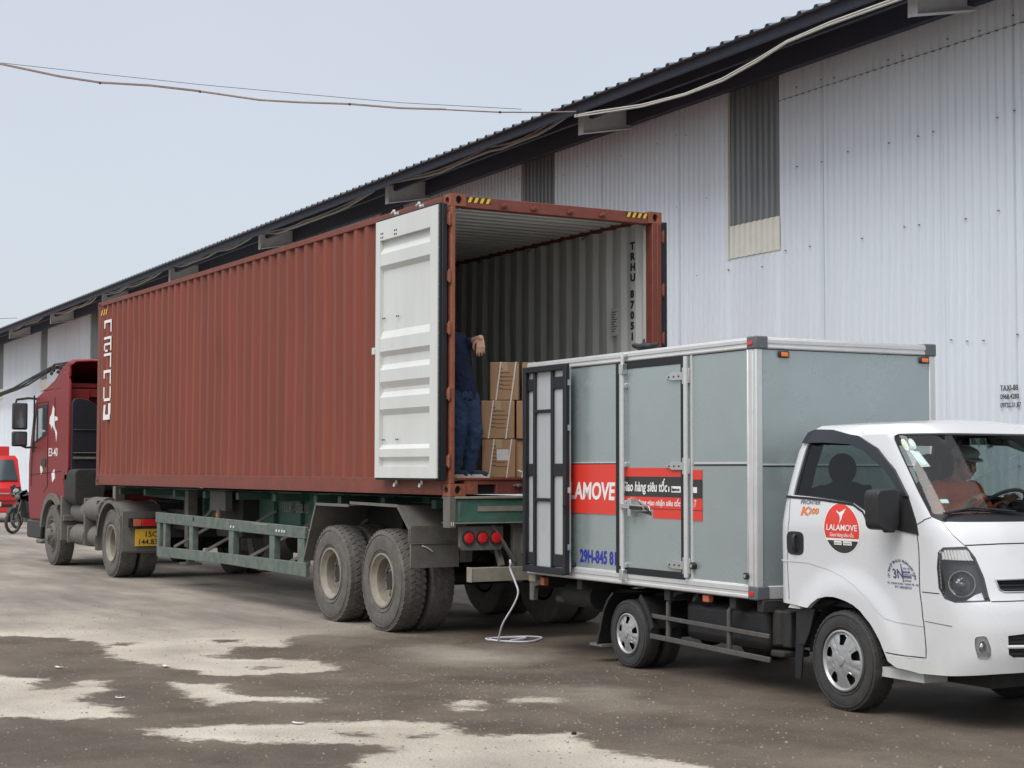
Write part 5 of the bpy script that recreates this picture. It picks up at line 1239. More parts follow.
mb.add(*text_mesh('lalamove.com', .04, tT(.752, 1.487, y2-.0022), 'ink', xs=.5, bold=.001))
mb.build('sticker_lettering', bd_, smooth=0)
mb = MB(); mb.add(*text_fit('29H-845 81', -.735, -.13, .842, .962, BY+.0105, 'vblue', .12)); mb.build('registration_lettering', body, smooth=0)
# chassis below the box
mb = MB(); mb.box(-1.6, 3.6, .42, .52, .45, .60, 'dgrey'); mb.box(-1.6, 3.6, 1.20, 1.30, .45, .60, 'dgrey')
for x in (-1.5, -.8, .6, 1.5, 1.85): mb.box(x-.04, x+.04, .0, 1.7, .60, .69, 'dgrey')
mb.box(-1.7, -1.6, .0, 1.7, .56, .70, 'dgrey'); ch = mb.build('chassis', vn, bevel=.006)
mb = MB(); mb.box(-1.69, -1.56, -.02, .10, .62, .69, 'rimb'); mb.prism([(-1.69, .45), (-1.69, .64), (-1.40, .64), (-1.50, .60), (-1.60, .58), (-1.62, .45)], -.01, .04, 'greyst'); mb.box(-1.45, -1.38, -.03, .02, .60, .67, 'dullorange'); mb.build('rear_bracket', vn, bevel=.005)
mb = MB(); mb.tube([(-1.35, .25, .52), (-.85, .25, .52)], .11, 'dgrey', 16); mb.tube([(-1.7, .3, .45), (-.6, .6, .42)], .03, 'greyst'); mb.box(-1.3, -.9, .5, 1.2, .35, .55, 'dgrey'); mb.build('silencer', vn)
mb = MB(); mb.box(.70, 1.80, .10, .48, .30, .62, 'trim'); ft = mb.build('fuel_tank', vn, bevel=.07, seg=4)
mb = MB(); mb.tube([(1.02, .16, .60), (.98, .04, .66)], .05, 'trim', 16); mb.tube([(.98, .04, .66), (.975, .025, .668)], .055, 'trim', 16); mb.build('filler_cap', ft)
mb = MB(); mb.box(1.86, 2.08, .10, .42, .35, .62, 'dgrey'); mb.tube([(1.95, .12, .36), (1.95, .12, .62)], .05, 'dgrey', 10); mb.box(1.9, 2.06, .05, .3, .28, .33, 'dgrey'); mb.build('battery_box', vn, bevel=.015)
mb = MB()
mb.bar((.36, .01, .462), (1.95, .01, .432), .018, .034, 'bars'); mb.bar((.36, .0, .298), (1.97, .0, .262), .02, .04, 'bars')
for x in (.58, 1.42): mb.tube([(x+.12, .2, .70), (x+.06, .06, .66), (x, .03, .58), (x, .028, .28)], .022, 'bars', 8)
sgd = mb.build('side_guard', vn, bevel=.004)
mb = MB(); mb.box(1.13, 1.21, -.02, .03, .63, .685, 'dullorange'); mb.build('side_marker', vn, bevel=.006)
ap = [(.0+.385*math.cos(R(q)), .285+.40*math.sin(R(q))) for q in range(182, 8, -12)]+[(.385, .42)]
mb = sheet([(-.47, .16), (-.42, .28)]+[(.40*math.cos(R(q)), .28+.385*math.sin(R(q))) for q in (165, 150, 135, 122)], -.01, .42, 'trim', th=.006, lip=.02); mb.box(-.60, -.40, -.01, .2, .135, .155, 'greyst'); mb.build('mudguard', vn, smooth=40)
mb = sheet([(.40*math.cos(R(q)), .28+.385*math.sin(R(q))) for q in (58, 48, 38, 28, 20)]+[(.40, .36)], -.01, .42, 'trim', th=.006, lip=.05); mb.build('mudguard', vn, smooth=40)
mb = sheet([(.40*math.cos(R(q)), .28+.385*math.sin(R(q))) for q in (165, 135, 100, 70, 40, 20)], 1.28, 1.7, 'trim', th=.006, lip=.03); mb.build('mudguard', vn, smooth=40)
# wheels
make_wheel(vn, (2.80, -.01, .343), .343, .19, -1, 'tyre2', 'hubcap', 'cap', rr=.205)
make_wheel(vn, (2.815, 1.67, .343), .343, .19, 1, 'tyre2', 'hubcap', 'cap', rr=.205)
for y, s_ in ((.0, -1), (.21, -1), (1.67, 1), (1.46, 1)): make_wheel(vn, (.0, y, .283), .283, .155, s_, 'tyre2', 'hubcap', 'cap' if y in (0, 1.67) else 'dish', rr=.165)
mb = MB(); mb.tube([(0, .3, .28), (0, 1.4, .28)], .05, 'dgrey'); mb.tube([(2.815, .2, .34), (2.815, 1.5, .34)], .04, 'dgrey'); mb.ico((0, .85, .28), .14, 'dgrey', 2); mb.build('axle', vn)

# ---------------------------------------------------------------- the cab shell: (s, z) -> point; s runs from the rear edge round the nose to the far rear edge
def itp(xs,ys,x):
    if x<=xs[0]: return ys[0]
    for i in range(1,len(xs)):
        if x<=xs[i]:
            t=(x-xs[i-1])/(xs[i]-xs[i-1]); return ys[i-1]+(ys[i]-ys[i-1])*t
    return ys[-1]
ZF=[.30,.38,.50,.66,.80,.86,1.00,1.15,1.27,1.33,1.40,1.60,1.80,1.93,1.98]
XF=[4.11,4.17,4.20,4.20,4.17,4.135,4.09,4.03,3.97,3.90,3.84,3.67,3.49,3.37,3.28]
AA=[.42,.44,.45,.45,.44,.43,.42,.40,.38,.34,.33,.31,.29,.27,.26]
def smst(t): t=max(0,min(1,t)); return t*t*(3-2*t)
YM=.835
def cabmap(s,z):
    far=s>4.45
    if far: s=8.9-s
    ys=.0+.012*math.cos((z-.8)*2)+ (0 if z<1.25 else .13*((z-1.25)/.7)**1.25) + .10*(max(0,(z-1.9)/.08))**2 
    xf=itp(ZF,XF,z); a=itp(ZF,AA,z); xc=xf-a
    xr=2.15+ (0 if z<1.15 else .14*((z-1.15)/.8)**1.6)
    if s<=3.45:
        X=xr+(s-2.15)/1.3*(xc-xr); Y=ys
        r=math.hypot(X-2.815,z-.34)
        fl=smst((.66-r)/.16)
        Y-=.028*fl if z<1.2 else 0
        X-=.075*max(0,1-(s-2.15)/.22)*(1 if z<1.8 else max(0,1-(z-1.8)/.18)); nr=min(1,max(0,(s-2.15)/.05)); Y+=.03*(1-math.sqrt(1-(1-nr)**2))
    else:
        th=(s-3.45)*math.pi/2; n=2.7; b=YM-ys
        X=xc+a*max(0,math.sin(th))**(2/n); Y=YM-b*max(0,math.cos(th))**(2/n)
    if far: Y=2*YM-Y
    return X,Y,z

def cn(s, z, off=0.0):
    p = Vector(cabmap(s, z))
    if off == 0: return p
    h = 0.004
    a = Vector(cabmap(min(s+h, 6.75), z))-Vector(cabmap(max(s-h, 2.15), z)); b_ = Vector(cabmap(s, z+h))-Vector(cabmap(s, z-h))
    n_ = a.cross(b_); n_.normalize()
    return p+n_*off
def off(d): return lambda s, z: cn(s, z, d)
def mirp(p): return [(8.9-a, b_) for a, b_ in p][::-1]
win = [(2.225, 1.475), (2.255, 1.88), (2.30, 1.918), (2.604, 1.921), (3.04, 1.885), (3.267, 1.806), (3.393, 1.683), (3.427, 1.524), (3.412, 1.381), (3.402, 1.25), (2.99, 1.297), (2.955, 1.375), (2.85, 1.427), (2.536, 1.455)]
half = [(2.15, .695), (2.372, .678), (2.41, .712), (2.47, .752), (2.546, .772), (2.61, .775), (2.665, .768), (2.73, .753), (2.784, .734), (2.84, .70), (2.878, .662), (2.925, .62), (2.963, .57), (2.995, .525), (3.019, .483), (3.051, .432), (3.076, .39), (3.157, .353), (3.327, .335), (3.554, .349), (3.959, .378), (4.20, .388)]
outer = half+[(4.45, .39)]+[(8.9-a, b_) for a, b_ in half[::-1]]+[(6.75, 1.975), (4.45, 1.975), (2.15, 1.975)]
wsn = [(3.535, 1.862), (3.56, 1.888), (3.64, 1.902), (4.2, 1.908), (4.45, 1.908), (4.70, 1.908), (5.26, 1.902), (5.34, 1.888), (5.365, 1.862), (5.342, 1.53), (5.31, 1.354), (5.21, 1.323), (4.45, 1.322), (3.69, 1.323), (3.59, 1.354), (3.558, 1.532)]
hl = [(3.539, 1.13), (3.605, 1.161), (3.831, 1.170), (3.878, 1.102), (3.905, .974), (3.908, .829), (3.59, .814), (3.503, .833), (3.475, .896), (3.495, 1.029)]
gr = [(3.985, .962), (4.45, .972), (4.915, .962), (4.90, .90), (4.87, .886), (4.45, .886), (4.03, .886), (4.0, .90)]
low = [(3.995, .618), (4.107, .629), (4.45, .632), (4.793, .629), (4.905, .618), (4.90, .50), (4.85, .474), (4.45, .466), (4.05, .474), (4.0, .50)]
fog = round_poly([(3.735, .608), (3.83, .618), (3.868, .54), (3.863, .474), (3.765, .474), (3.737, .539)], .025, 3)
HS = .05
holes_ = [win, mirp(win), wsn, hl, mirp(hl), gr, low, fog, mirp(fog)]
mb = MB(); patch(outer, holes_, HS, cn, mb, 'white', .03)
# the turned-in edges give every opening its thickness
def edge_ring(mb, poly, d0, d1, mt, h=.03):
    q = densify(poly, h); n_ = len(q); vs = [cn(a, b_, d0) for a, b_ in q]+[cn(a, b_, d1) for a, b_ in q]
    mb.add(vs, [(i, (i+1) % n_, n_+(i+1) % n_, n_+i) for i in range(n_)], mt)
for q in (hl, mirp(hl), gr, low, fog, mirp(fog)): edge_ring(mb, q, 0, -.03, 'white')
edge_ring(mb, wsn, 0, -.02, 'white'); edge_ring(mb, win, 0, -.03, 'white'); edge_ring(mb, mirp(win), 0, -.03, 'white')
ob = outer[:len(half)*2+1]
q = densify(ob, .03, False); n_ = len(q); mb.add([cn(a, b_, 0) for a, b_ in q]+[cn(a, b_, -.035) for a, b_ in q], [(i, i+1, n_+i+1, n_+i) for i in range(n_-1)], 'white')
# roof skin
N = 70; loop = [cn(2.15+4.6*i/N, 1.975) for i in range(N+1)]
rear = [loop[-1].lerp(loop[0], i/16) for i in range(1, 16)]
loop = loop+rear; vs = []; rings = 7; n_ = len(loop)
for k in range(rings):
    t = k/(rings)*.92
    for p in loop:
        c_ = Vector((max(2.55, min(3.05, p.x)), YM, 0)); z = 1.975+.032*math.sin(min(1, t*1.15)*math.pi/2)
        # the rear edge rises a little less
        q_ = p.lerp(Vector((c_.x, c_.y, p.z)), t); vs.append((q_.x, q_.y, z))
vs.append((2.8, YM, 2.007)); o_ = len(vs)-1
mb.add(vs, [(k*n_+i, k*n_+(i+1) % n_, (k+1)*n_+(i+1) % n_, (k+1)*n_+i) for k in range(rings-1) for i in range(n_)]+[((rings-1)*n_+i, (rings-1)*n_+(i+1) % n_, o_) for i in range(n_)], 'white')
# rear wall with a window
def rearx(y, z):
    s_ = Vector(cabmap(2.15, z)); return (s_.x+.0, y, z)
zs = [.69+(1.975-.69)*i/14 for i in range(15)]
ro = [(cabmap(2.15, z)[1], z) for z in zs]; ro = ro+[(2*YM-a, b_) for a, b_ in ro[::-1]]
rw = [(.25, 1.50), (.30, 1.84), (1.37, 1.84), (1.42, 1.50)]
patch(ro, [rw], .12, rearx, mb, 'white')
cabo = mb.build('cab', vn, smooth=32)
mb = MB(); patch(outer, holes_, .09, off(-.035), mb, 'seatm', .06); patch(ro, [rw], .2, lambda y, z: (rearx(y, z)[0]+.03, y, z), mb, 'seatm')
mb.add([(x, y, 1.945) for x, y in ((2.4, .25), (3.2, .3), (3.2, 1.37), (2.4, 1.42))], [(0, 1, 2, 3)], 'cappm'); mb.box(2.25, 3.7, .08, 1.6, .70, .74, 'seatm')
mb.prism([(3.30, .74), (3.20, 1.20), (3.28, 1.31), (3.55, 1.325), (3.80, 1.30), (3.85, .74)], .10, 1.57, 'trim')
mb.build('interior_lining', cabo, smooth=40)
# glazing
mb = MB(); patch(wsn, [], .07, off(-.012), mb, 'glassc', .05); wsg = mb.build('windscreen', cabo, smooth=60)
ins = [(4.45+(a-4.45)*.984, 1.612+(b_-1.612)*.955+.012) for a, b_ in wsn]
mb = MB(); patch(wsn, [ins], .05, off(-.009), mb, 'gasket', .03)
cowl = [(3.60, 1.3235), (4.45, 1.3225), (5.30, 1.3235), (5.318, 1.375), (4.45, 1.382), (3.583, 1.375)]; patch(cowl, [], .05, off(-.007), mb, 'gasket', .04); mb.build('windscreen_surround', cabo, smooth=40)
mb = MB()
for k, (px_, pz_, r_, mt) in enumerate(((3.66, 1.835, .040, 'stickery'), (3.765, 1.842, .037, 'sticker'))):
    c = [(px_+r_*1.1*math.cos(a*.524), pz_+r_*math.sin(a*.524)) for a in range(12)]; patch(c, [], .05, off(-.014), mb, 'paper')
    c = [(px_+r_*.75*math.cos(a*.524), pz_+r_*.65*math.sin(a*.524)) for a in range(12)]; patch(c, [], .05, off(-.0105), mb, mt)
    mb.build('windscreen_sticker', wsg, smooth=0); mb = MB()
patch([(3.69, 1.795), (3.80, 1.79), (3.85, 1.69), (3.75, 1.685)], [], .05, off(-.014), mb, 'paper'); patch([(3.71, 1.785), (3.795, 1.78), (3.83, 1.70), (3.76, 1.695)], [], .05, off(-.0105), mb, 'sticker'); mb.build('windscreen_sticker', wsg, smooth=0); mb = MB()
patch([(3.78, 1.45), (3.86, 1.45), (3.86, 1.475), (3.78, 1.475)], [], .05, off(-.014), mb, 'sticker'); mb.build('windscreen_sticker', wsg, smooth=0)
for w_ in (win, mirp(win)):
    mb = MB(); patch(w_, [], .1, off(-.016), mb, 'glasst', .06); sw = mb.build('side_window', cabo, smooth=60)
    mb = MB(); c_ = (sum(a for a, b_ in w_)/len(w_), sum(b_ for a, b_ in w_)/len(w_)); ins2 = [(c_[0]+(a-c_[0])*.965, c_[1]+(b_-c_[1])*.93) for a, b_ in w_]
    patch(w_, [ins2], .06, off(-.013), mb, 'gasket', .03); mb.build('window_surround', sw, smooth=40)
mb = MB(); mb.add([rearx(a, b_) for a, b_ in rw], [(0, 1, 2, 3)], 'glassc'); mb.build('rear_window', cabo, smooth=0)
visor = [(2.20, 1.85), (2.215, 1.915), (2.28, 1.932), (2.604, 1.926), (3.05, 1.890), (3.285, 1.805), (3.41, 1.66), (3.445, 1.48), (3.385, 1.478), (3.344, 1.59), (3.283, 1.67), (3.104, 1.78), (2.897, 1.833), (2.49, 1.848), (2.24, 1.848)]
for vq in (visor, mirp(visor)):
    mb = MB(); patch(vq, [], .06, off(.022), mb, 'trim2', .03); edge_ring(mb, vq, .022, .0, 'trim2'); mb.build('rain_visor', cabo, smooth=50)
mtri = [(3.305, 1.47), (3.44, 1.485), (3.425, 1.36), (3.415, 1.235), (3.02, 1.283), (3.12, 1.33)]
for s_, vq in ((0, mtri), (1, mirp(mtri))):
    mb = MB(); patch(vq, [], .06, off(.008), mb, 'trim', .03); edge_ring(mb, vq, .008, -.01, 'trim'); mt_ = mb.build('mirror_base', cabo, smooth=50)
    yy = (lambda q: q) if not s_ else (lambda q: 2*YM-q)
    mb = MB(); a, b_ = sorted((yy(-.02), yy(-.215)))
    mb.prism(round_poly([(a+.010, 1.265), (a, 1.525), (b_-.0, 1.535), (b_-.010, 1.255)] if not s_ else [(a+.010, 1.255), (a, 1.535), (b_, 1.525), (b_-.010, 1.265)], .05, 5), 3.28, 3.42, 'trim', 'yz'); mb.tube([(3.36, yy(-.02), 1.27), (3.34, yy(-.10), 1.27)], .03, 'trim'); mh = mb.build('mirror_housing', mt_, bevel=.028, seg=4)
    mb = MB(); mb.prism(round_poly([(a+.03, 1.285), (a+.02, 1.505), (b_-.02, 1.51), (b_-.03, 1.28)], .03, 4), 3.272, 3.279, 'mirr', 'yz'); mb.build('mirror_glass', mt_, smooth=0)
# body seams
def cseam(mb, pl, w=.006, mt='dark', d=.0013):
    q = densify(pl, .03, False); L_ = []; R_ = []
    for i, p in enumerate(q):
        a = q[max(0, i-1)]; b_ = q[min(len(q)-1, i+1)]; dx, dy = b_[0]-a[0], b_[1]-a[1]; l_ = math.hypot(dx, dy) or 1
        L_.append((p[0]-dy/l_*w/2, p[1]+dx/l_*w/2)); R_.append((p[0]+dy/l_*w/2, p[1]-dx/l_*w/2))
    n_ = len(q); mb.add([cn(a, b_, d) for a, b_ in L_]+[cn(a, b_, d) for a, b_ in R_], [(i, i+1, n_+i+1, n_+i) for i in range(n_-1)], mt)
door_l = [(3.402, 1.246), (3.382, 1.123), (3.345, .95), (3.323, .812), (3.322, .70), (3.333, .589), (3.348, .442), (3.19, .437), (3.055, .445)]
for f_ in (lambda p: p, mirp):
    mb = MB(); cseam(mb, f_(door_l), .007); cseam(mb, f_([(2.205, 1.475), (2.225, 1.3), (2.215, 1.08), (2.21, 1.0), (2.22, .72)]), .004, 'cap')
    cseam(mb, f_([(3.348, .865), (3.475, .864)]), .006); cseam(mb, f_([(3.335, .678), (3.534, .664)]), .005, 'cap')
    cseam(mb, f_([(3.687, 1.322), (3.73, 1.25), (3.81, 1.180), (3.82, 1.174)]), .005); cseam(mb, f_([(3.42, 1.30), (3.50, 1.335), (3.59, 1.35)]), .005)
    cseam(mb, f_([(2.16, 1.462), (2.536, 1.444), (2.85, 1.418), (2.94, 1.37), (2.975, 1.29)]), .018, 'gasket', .003)
    mb.build('body_seams', cabo, smooth=50)
mb = MB(); cseam(mb, [(3.815, 1.176), (4.1, 1.186), (4.45, 1.19), (4.8, 1.186), (5.085, 1.176)], .007); cseam(mb, [(3.91, .828), (4.45, .838), (4.99, .828)], .006); mb.build('bonnet_seam', cabo, smooth=50)
# crease line above the wheel, pressed in the door skin
for f_ in (lambda p: p, mirp):
    mb = MB(); cr_ = f_([(2.16, 1.0), (2.37, 1.0), (2.575, .962), (2.70, .925), (2.813, .871), (2.90, .80), (2.96, .74), (3.035, .675), (3.12, .655), (3.325, .647)])
    cseam(mb, cr_, .010, 'white', .004); mb.build('crease', cabo, smooth=60)
# sill strip
mb = MB(); patch([(3.07, .425), (3.345, .43), (3.55, .35), (3.327, .336), (3.157, .353), (3.08, .39)], [], .06, off(.004), mb, 'cwhite', .04); mb.box(3.05, 3.55, .05, .25, .27, .335, 'cwhite'); mb.build('sill', cabo, smooth=40)
# headlights: dark housing, bowl, turn lens behind a clear cover
for sd_, f_ in ((0, lambda p: p), (1, mirp)):
    P_ = f_(hl); mb = MB(); patch(P_, [], .05, off(-.055), mb, 'trim', .03); edge_ring(mb, P_, -.002, -.056, 'trim'); 
    inn = [(3.70+(a-3.70)*.93, .98+(b_-.98)*.93) for a, b_ in hl]; patch(P_, [f_(inn)], .04, off(-.006), mb, 'gasket', .02); hd_ = mb.build('headlight', cabo, smooth=40)
    mb = MB(); patch(P_, [], .05, off(.001), mb, 'lens', .03); mb.build('lens', hd_, smooth=60)
    mb = MB(); tp = f_([(3.565, 1.135), (3.61, 1.152), (3.825, 1.158), (3.858, 1.085), (3.545, 1.082)]); patch(tp, [], .03, off(-.018), mb, 'chrome', .02)
    for k in range(9): 
        sx_ = 3.575+k*.032; sx_ = sx_ if not sd_ else 8.9-sx_; mb.tube([cn(sx_, 1.085, -.014), cn(sx_, 1.145, -.014)], .008, 'paper', 5)
    mb.build('indicator', hd_, smooth=40)
    mb = MB(); sc = 3.70 if not sd_ else 5.20; c0 = cn(sc, .935, -.012); nn_ = (cn(sc, .935, .01)-cn(sc, .935, 0)).normalized(); nn_ = (nn_+Vector((.5, 0, 0))).normalized()
    Q = nn_.to_track_quat('Z', 'Y').to_matrix()
    m0 = MB(); m0.lathe([(-.055, .001), (-.05, .028), (-.035, .052), (-.012, .070), (.0, .080), (.0, .084)], 'chrome', (0, 0, 0), 'z', 28); m0.lathe([(-.05, .018), (-.008, .018), (.0, .010), (.002, .001)], 'chrome', (0, 0, 0), 'z', 14)
    mb.add([c0+Q @ Vector(v) for v in m0.v], m0.f, 'reflm'); mb.build('reflector', hd_, smooth=25)
    mb = MB(); tp = f_([(3.70, .835), (3.87, .84), (3.86, .885), (3.80, .87)]); patch(tp, [], .03, off(-.02), mb, 'mirr', .02); mb.build('side_reflector', hd_, smooth=40)
    P_ = f_(fog); mb = MB(); patch(P_, [], .03, off(-.028), mb, 'chrome', .015); edge_ring(mb, P_, .004, -.03, 'chrome', .015); cf = (3.80, .545); cc_ = cn(cf[0] if not sd_ else 8.9-cf[0], cf[1], -.02); mb.ico(cc_, .03, 'mirr', 2, (.6, 1, 1.3)); fg = mb.build('fog_lamp', cabo, smooth=40)
    mb = MB(); patch(P_, [], .03, off(.002), mb, 'lens', .02); mb.build('lens', fg, smooth=60)
mb = MB(); patch(gr, [], .05, off(-.03), mb, 'gasket', .03)
for z in (.905, .93, .95): mb.tube([cn(4.0+.9*i/20, z, -.018) for i in range(21)], .004, 'trim', 5)
g_ = mb.build('grille', cabo, smooth=40)
mb = MB(); q = densify(gr, .03); mb.tube([cn(a, b_, .001) for a, b_ in q]+[cn(*q[0], .001)], .006, 'chrome', 6, cap=False); mb.build('chrome_rim', g_, smooth=60)
mb = MB(); patch(low, [], .05, off(-.03), mb, 'gasket', .03)
for z in (.50, .525, .575, .60): mb.tube([cn(4.0+.9*i/20, z, -.02) for i in range(21)], .004, 'trim', 5)
mb.tube([cn(3.99+.92*i/20, .548, -.006) for i in range(21)], .012, 'white', 8); mb.build('bumper_grille', cabo, smooth=40)
for f_ in (0, 1):
    mb = MB(); hq = round_poly([(2.212, 1.215), (2.345, 1.213), (2.338, 1.045), (2.212, 1.047)], .045, 4); hq = hq if not f_ else mirp(hq)
    patch(hq, [], .03, off(.004), mb, 'trim', .02); edge_ring(mb, hq, .004, -.01, 'trim', .02); xq = 2.285 if not f_ else 8.9-2.285
    mb.tube([cn(xq, 1.19, .012), cn(xq, 1.17, .026), cn(xq, 1.09, .026), cn(xq, 1.07, .012)], .014, 'trim2', 8); mb.build('door_handle', cabo, smooth=50)
mb = MB()
for s0, s1, z0, z1 in ((3.72, 4.30, 1.362, 1.40), (4.45, 5.05, 1.362, 1.40)):
    mb.tube([cn(s0, z0-.03, .02), cn(s0+.02, z0-.0, .03), cn((s0+s1)/2, z0+.035, .028), cn(s1, z0+.012, .022)], [.012, .010, .008, .006], 'trim', 6)
    mb.tube([cn(s0+(s1-s0)*.1, z0+.015, .012), cn((s0+s1)/2, z0+.028, .010), cn(s1+.05, z0+.005, .008)], .006, 'gasket', 5)
mb.build('wiper', cabo, smooth=50)
# wheel housing and flap inside the arch, underside
mb = MB(); ar = [(2.815+.43*math.cos(R(q)), .36+.40*math.sin(R(q))) for q in range(0, 181, 12)]
n_ = len(ar); mb.add([(a, y, b_) for y in (.035, .35) for a, b_ in ar], [(i, i+1, n_+i+1, n_+i) for i in range(n_-1)], 'dark'); mb.add([(a, 2*YM-y, b_) for y in (.035, .35) for a, b_ in ar], [(i, i+1, n_+i+1, n_+i) for i in range(n_-1)], 'dark')
mb.box(2.2, 3.9, .35, 1.32, .36, .68, 'dark'); mb.box(3.2, 4.0, .12, 1.55, .36, .45, 'dark'); mb.build('wheel_housing', cabo, smooth=40)
mb = MB(); mb.prism([(2.20, .65), (2.29, .66), (2.28, .4), (2.25, .15), (2.18, .15), (2.19, .4)], .06, .075, 'gasket'); mb.prism([(2.20, .67), (2.42, .67), (2.36, .5), (2.30, .4), (2.22, .4)], .056, .09, 'trim'); mb.build('mudflap', vn, bevel=.004)
mb = MB(); mb.prism([(2.30, .66), (2.30, .70), (2.20, .70), (2.16, .66)], .02, .05, 'cwhite'); mb.build('cab_bracket', vn); mb = MB(); mb.box(3.1, 3.9, .3, 1.3, .26, .36, 'dgrey'); mb.build('front_crossmember', vn)
# lettering and stickers on the door
def onside(pts3, mt, mb, d=.002):
    """flat artwork (u, v) laid on the door skin; u = s, v = z"""
    pass
def door_text(mb, tx, size, s0, z0, mt, xs=1.0, shear=0, bold=0.0, d=.0035, align='LEFT', ang=0.0):
    T = Matrix.Rotation(ang, 4, 'Z'); vs, fs, _ = text_mesh(tx, size, T, mt, ext=0.0, xs=xs, shear=shear, align=align, bold=bold)
    mb.add([cn(s0+v.x, z0+v.y, d) for v in vs], fs, mt)
DC = (2.715, 1.252); DR = .178
mb = MB(); cir = lambda r, k=40: [(DC[0]+r*math.cos(2*math.pi*i/k)*.985, DC[1]+r*math.sin(2*math.pi*i/k)) for i in range(k)]
patch(cir(DR), [], .05, off(.0012), mb, 'vwhite', .05); patch([p for p in cir(DR-.007, 60) if p[1] > DC[1]-.075]+[], [], .05, off(.002), mb, 'stripe', .05)
patch([p for p in cir(DR-.007, 60) if p[1] < DC[1]-.072], [], .05, off(.002), mb, 'vblack', .05); dst = mb.build('round_sticker', cabo, smooth=60)
mb = MB(); door_text(mb, 'LALAMOVE', .058, DC[0], DC[1]-.015, 'vwhite', 1.03, .12, .0025, align='CENTER'); door_text(mb, 'Giao hàng siêu tốc', .038, DC[0], DC[1]-.058, 'vwhite', .80, 0, .001, align='CENTER')
bird = [(-.035, .118), (-.012, .103), (.0, .108), (.012, .112), (.05, .132), (.028, .100), (.014, .085), (.006, .062), (-.018, .028), (-.008, .060), (-.010, .082), (-.020, .095), (-.034, .106)]
patch([(DC[0]+a*1.15, DC[1]+b_*1.05) for a, b_ in bird], [], .05, off(.0032), mb, 'vwhite', .04)
patch([(DC[0]-.08, DC[1]-.115), (DC[0]-.01, DC[1]-.115), (DC[0]-.01, DC[1]-.088), (DC[0]-.08, DC[1]-.088)], [], .05, off(.003), mb, 'vwhite'); patch([(DC[0]+.005, DC[1]-.115), (DC[0]+.085, DC[1]-.115), (DC[0]+.085, DC[1]-.088), (DC[0]+.005, DC[1]-.088)], [], .05, off(.003), mb, 'vwhite')
door_text(mb, 'App Store', .018, DC[0]-.075, DC[1]-.107, 'ink', .8, d=.0045); door_text(mb, 'Google Play', .018, DC[0]+.01, DC[1]-.107, 'ink', .8, d=.0045)
mb.build('sticker_lettering', dst, smooth=0)
mb = MB(); door_text(mb, 'FRONTIER', .042, 2.305, 1.412, 'cap', 1.02, .0, .002); door_text(mb, 'K', .085, 2.31, 1.335, 'vorange', 1.25, .2, .005); door_text(mb, '200', .058, 2.375, 1.345, 'vorange', 1.25, .2, .004); door_text(mb, 'K', .085, 2.306, 1.332, 'stripe', 1.25, .2, .001, d=.0028); mb.build('model_lettering', cabo, smooth=0)
mb = MB(); C3 = (3.205, .962); door_text(mb, '3N', .085, C3[0]-.075, C3[1]-.02, 'navyink', .85, 0, .004)
arc = 'CTY TNHH DT TM VÀ DV TRƯỜNG HƯNG THỊNH'
for i, ch in enumerate(arc):
    a = math.pi-(i+.5)/len(arc)*math.pi*1.06+.09; r_ = .098
    if ch != ' ': door_text(mb, ch, .024, C3[0]+r_*math.cos(a)*1.02, C3[1]-.01+r_*math.sin(a), 'navyink', .9, ang=a-math.pi/2, align='CENTER', bold=.001)
mb2 = [(.0, -.04, .006, .115)]
for (x0, z0, w_, h_) in ((.002, -.045, .007, .12), (.0, .018, .07, .005), (.0, -.008, .08, .006)): patch([(C3[0]+x0, C3[1]+z0), (C3[0]+x0+w_, C3[1]+z0), (C3[0]+x0+w_, C3[1]+z0+h_), (C3[0]+x0, C3[1]+z0+h_)], [], .1, off(.003), mb, 'navyink')
for k in range(5): door_text(mb, ('VẬN TẢI', 'KHO BÃI', 'HÀNG HÓA', 'CHUYỂN', 'NHANH')[k], .016, C3[0]+.016, C3[1]+.040-k*.0195, 'navyink', .95, bold=.001)
door_text(mb, 'ĐC: THANH XUÂN - THANH TRÌ - HN', .019, C3[0], C3[1]-.062, 'navyink', .78, align='CENTER', bold=.001); door_text(mb, 'ĐT: 0983387557', .022, C3[0], C3[1]-.086, 'navyink', .9, align='CENTER', bold=.001)
mb.build('company_lettering', cabo, smooth=0)
# seats, wheel
for y in (.40, 1.22):
    mb = MB(); mb.box(2.36, 2.82, y-.25, y+.25, .86, 1.02, 'seatm'); mb.prism([(2.30, 1.0), (2.24, 1.52), (2.36, 1.55), (2.44, 1.02)], y-.24, y+.24, 'seatm'); mb.ico((2.32, y, 1.665), 1, 'seatm', 3, (.055, .125, .115)); mb.ico((2.34, y, 1.47), 1, 'seatm', 3, (.07, .235, .11)); mb.box(2.26, 2.30, y-.06, y-.04, 1.5, 1.6, 'chrome'); st = mb.build('seat', cabo, bevel=.045, seg=4)
mb = MB(); c = Vector((3.06, 1.22, 1.40)); ax_ = Vector((-.62, 0, .78)).normalized(); e1 = Vector((0, 1, 0)); e2 = ax_.cross(e1)
mb.tube([c+e1*.19*math.cos(a*.2618)+e2*.19*math.sin(a*.2618) for a in range(25)], .013, 'trim', 8, cap=False); mb.tube([c-ax_*.02, c-ax_*.35], .025, 'trim'); mb.tube([c-ax_*.01-e1*.18, c-ax_*.04, c-ax_*.01+e1*.18], .012, 'trim'); mb.ico(c-ax_*.03, .05, 'trim', 2); mb.build('steering_wheel', cabo, smooth=50)

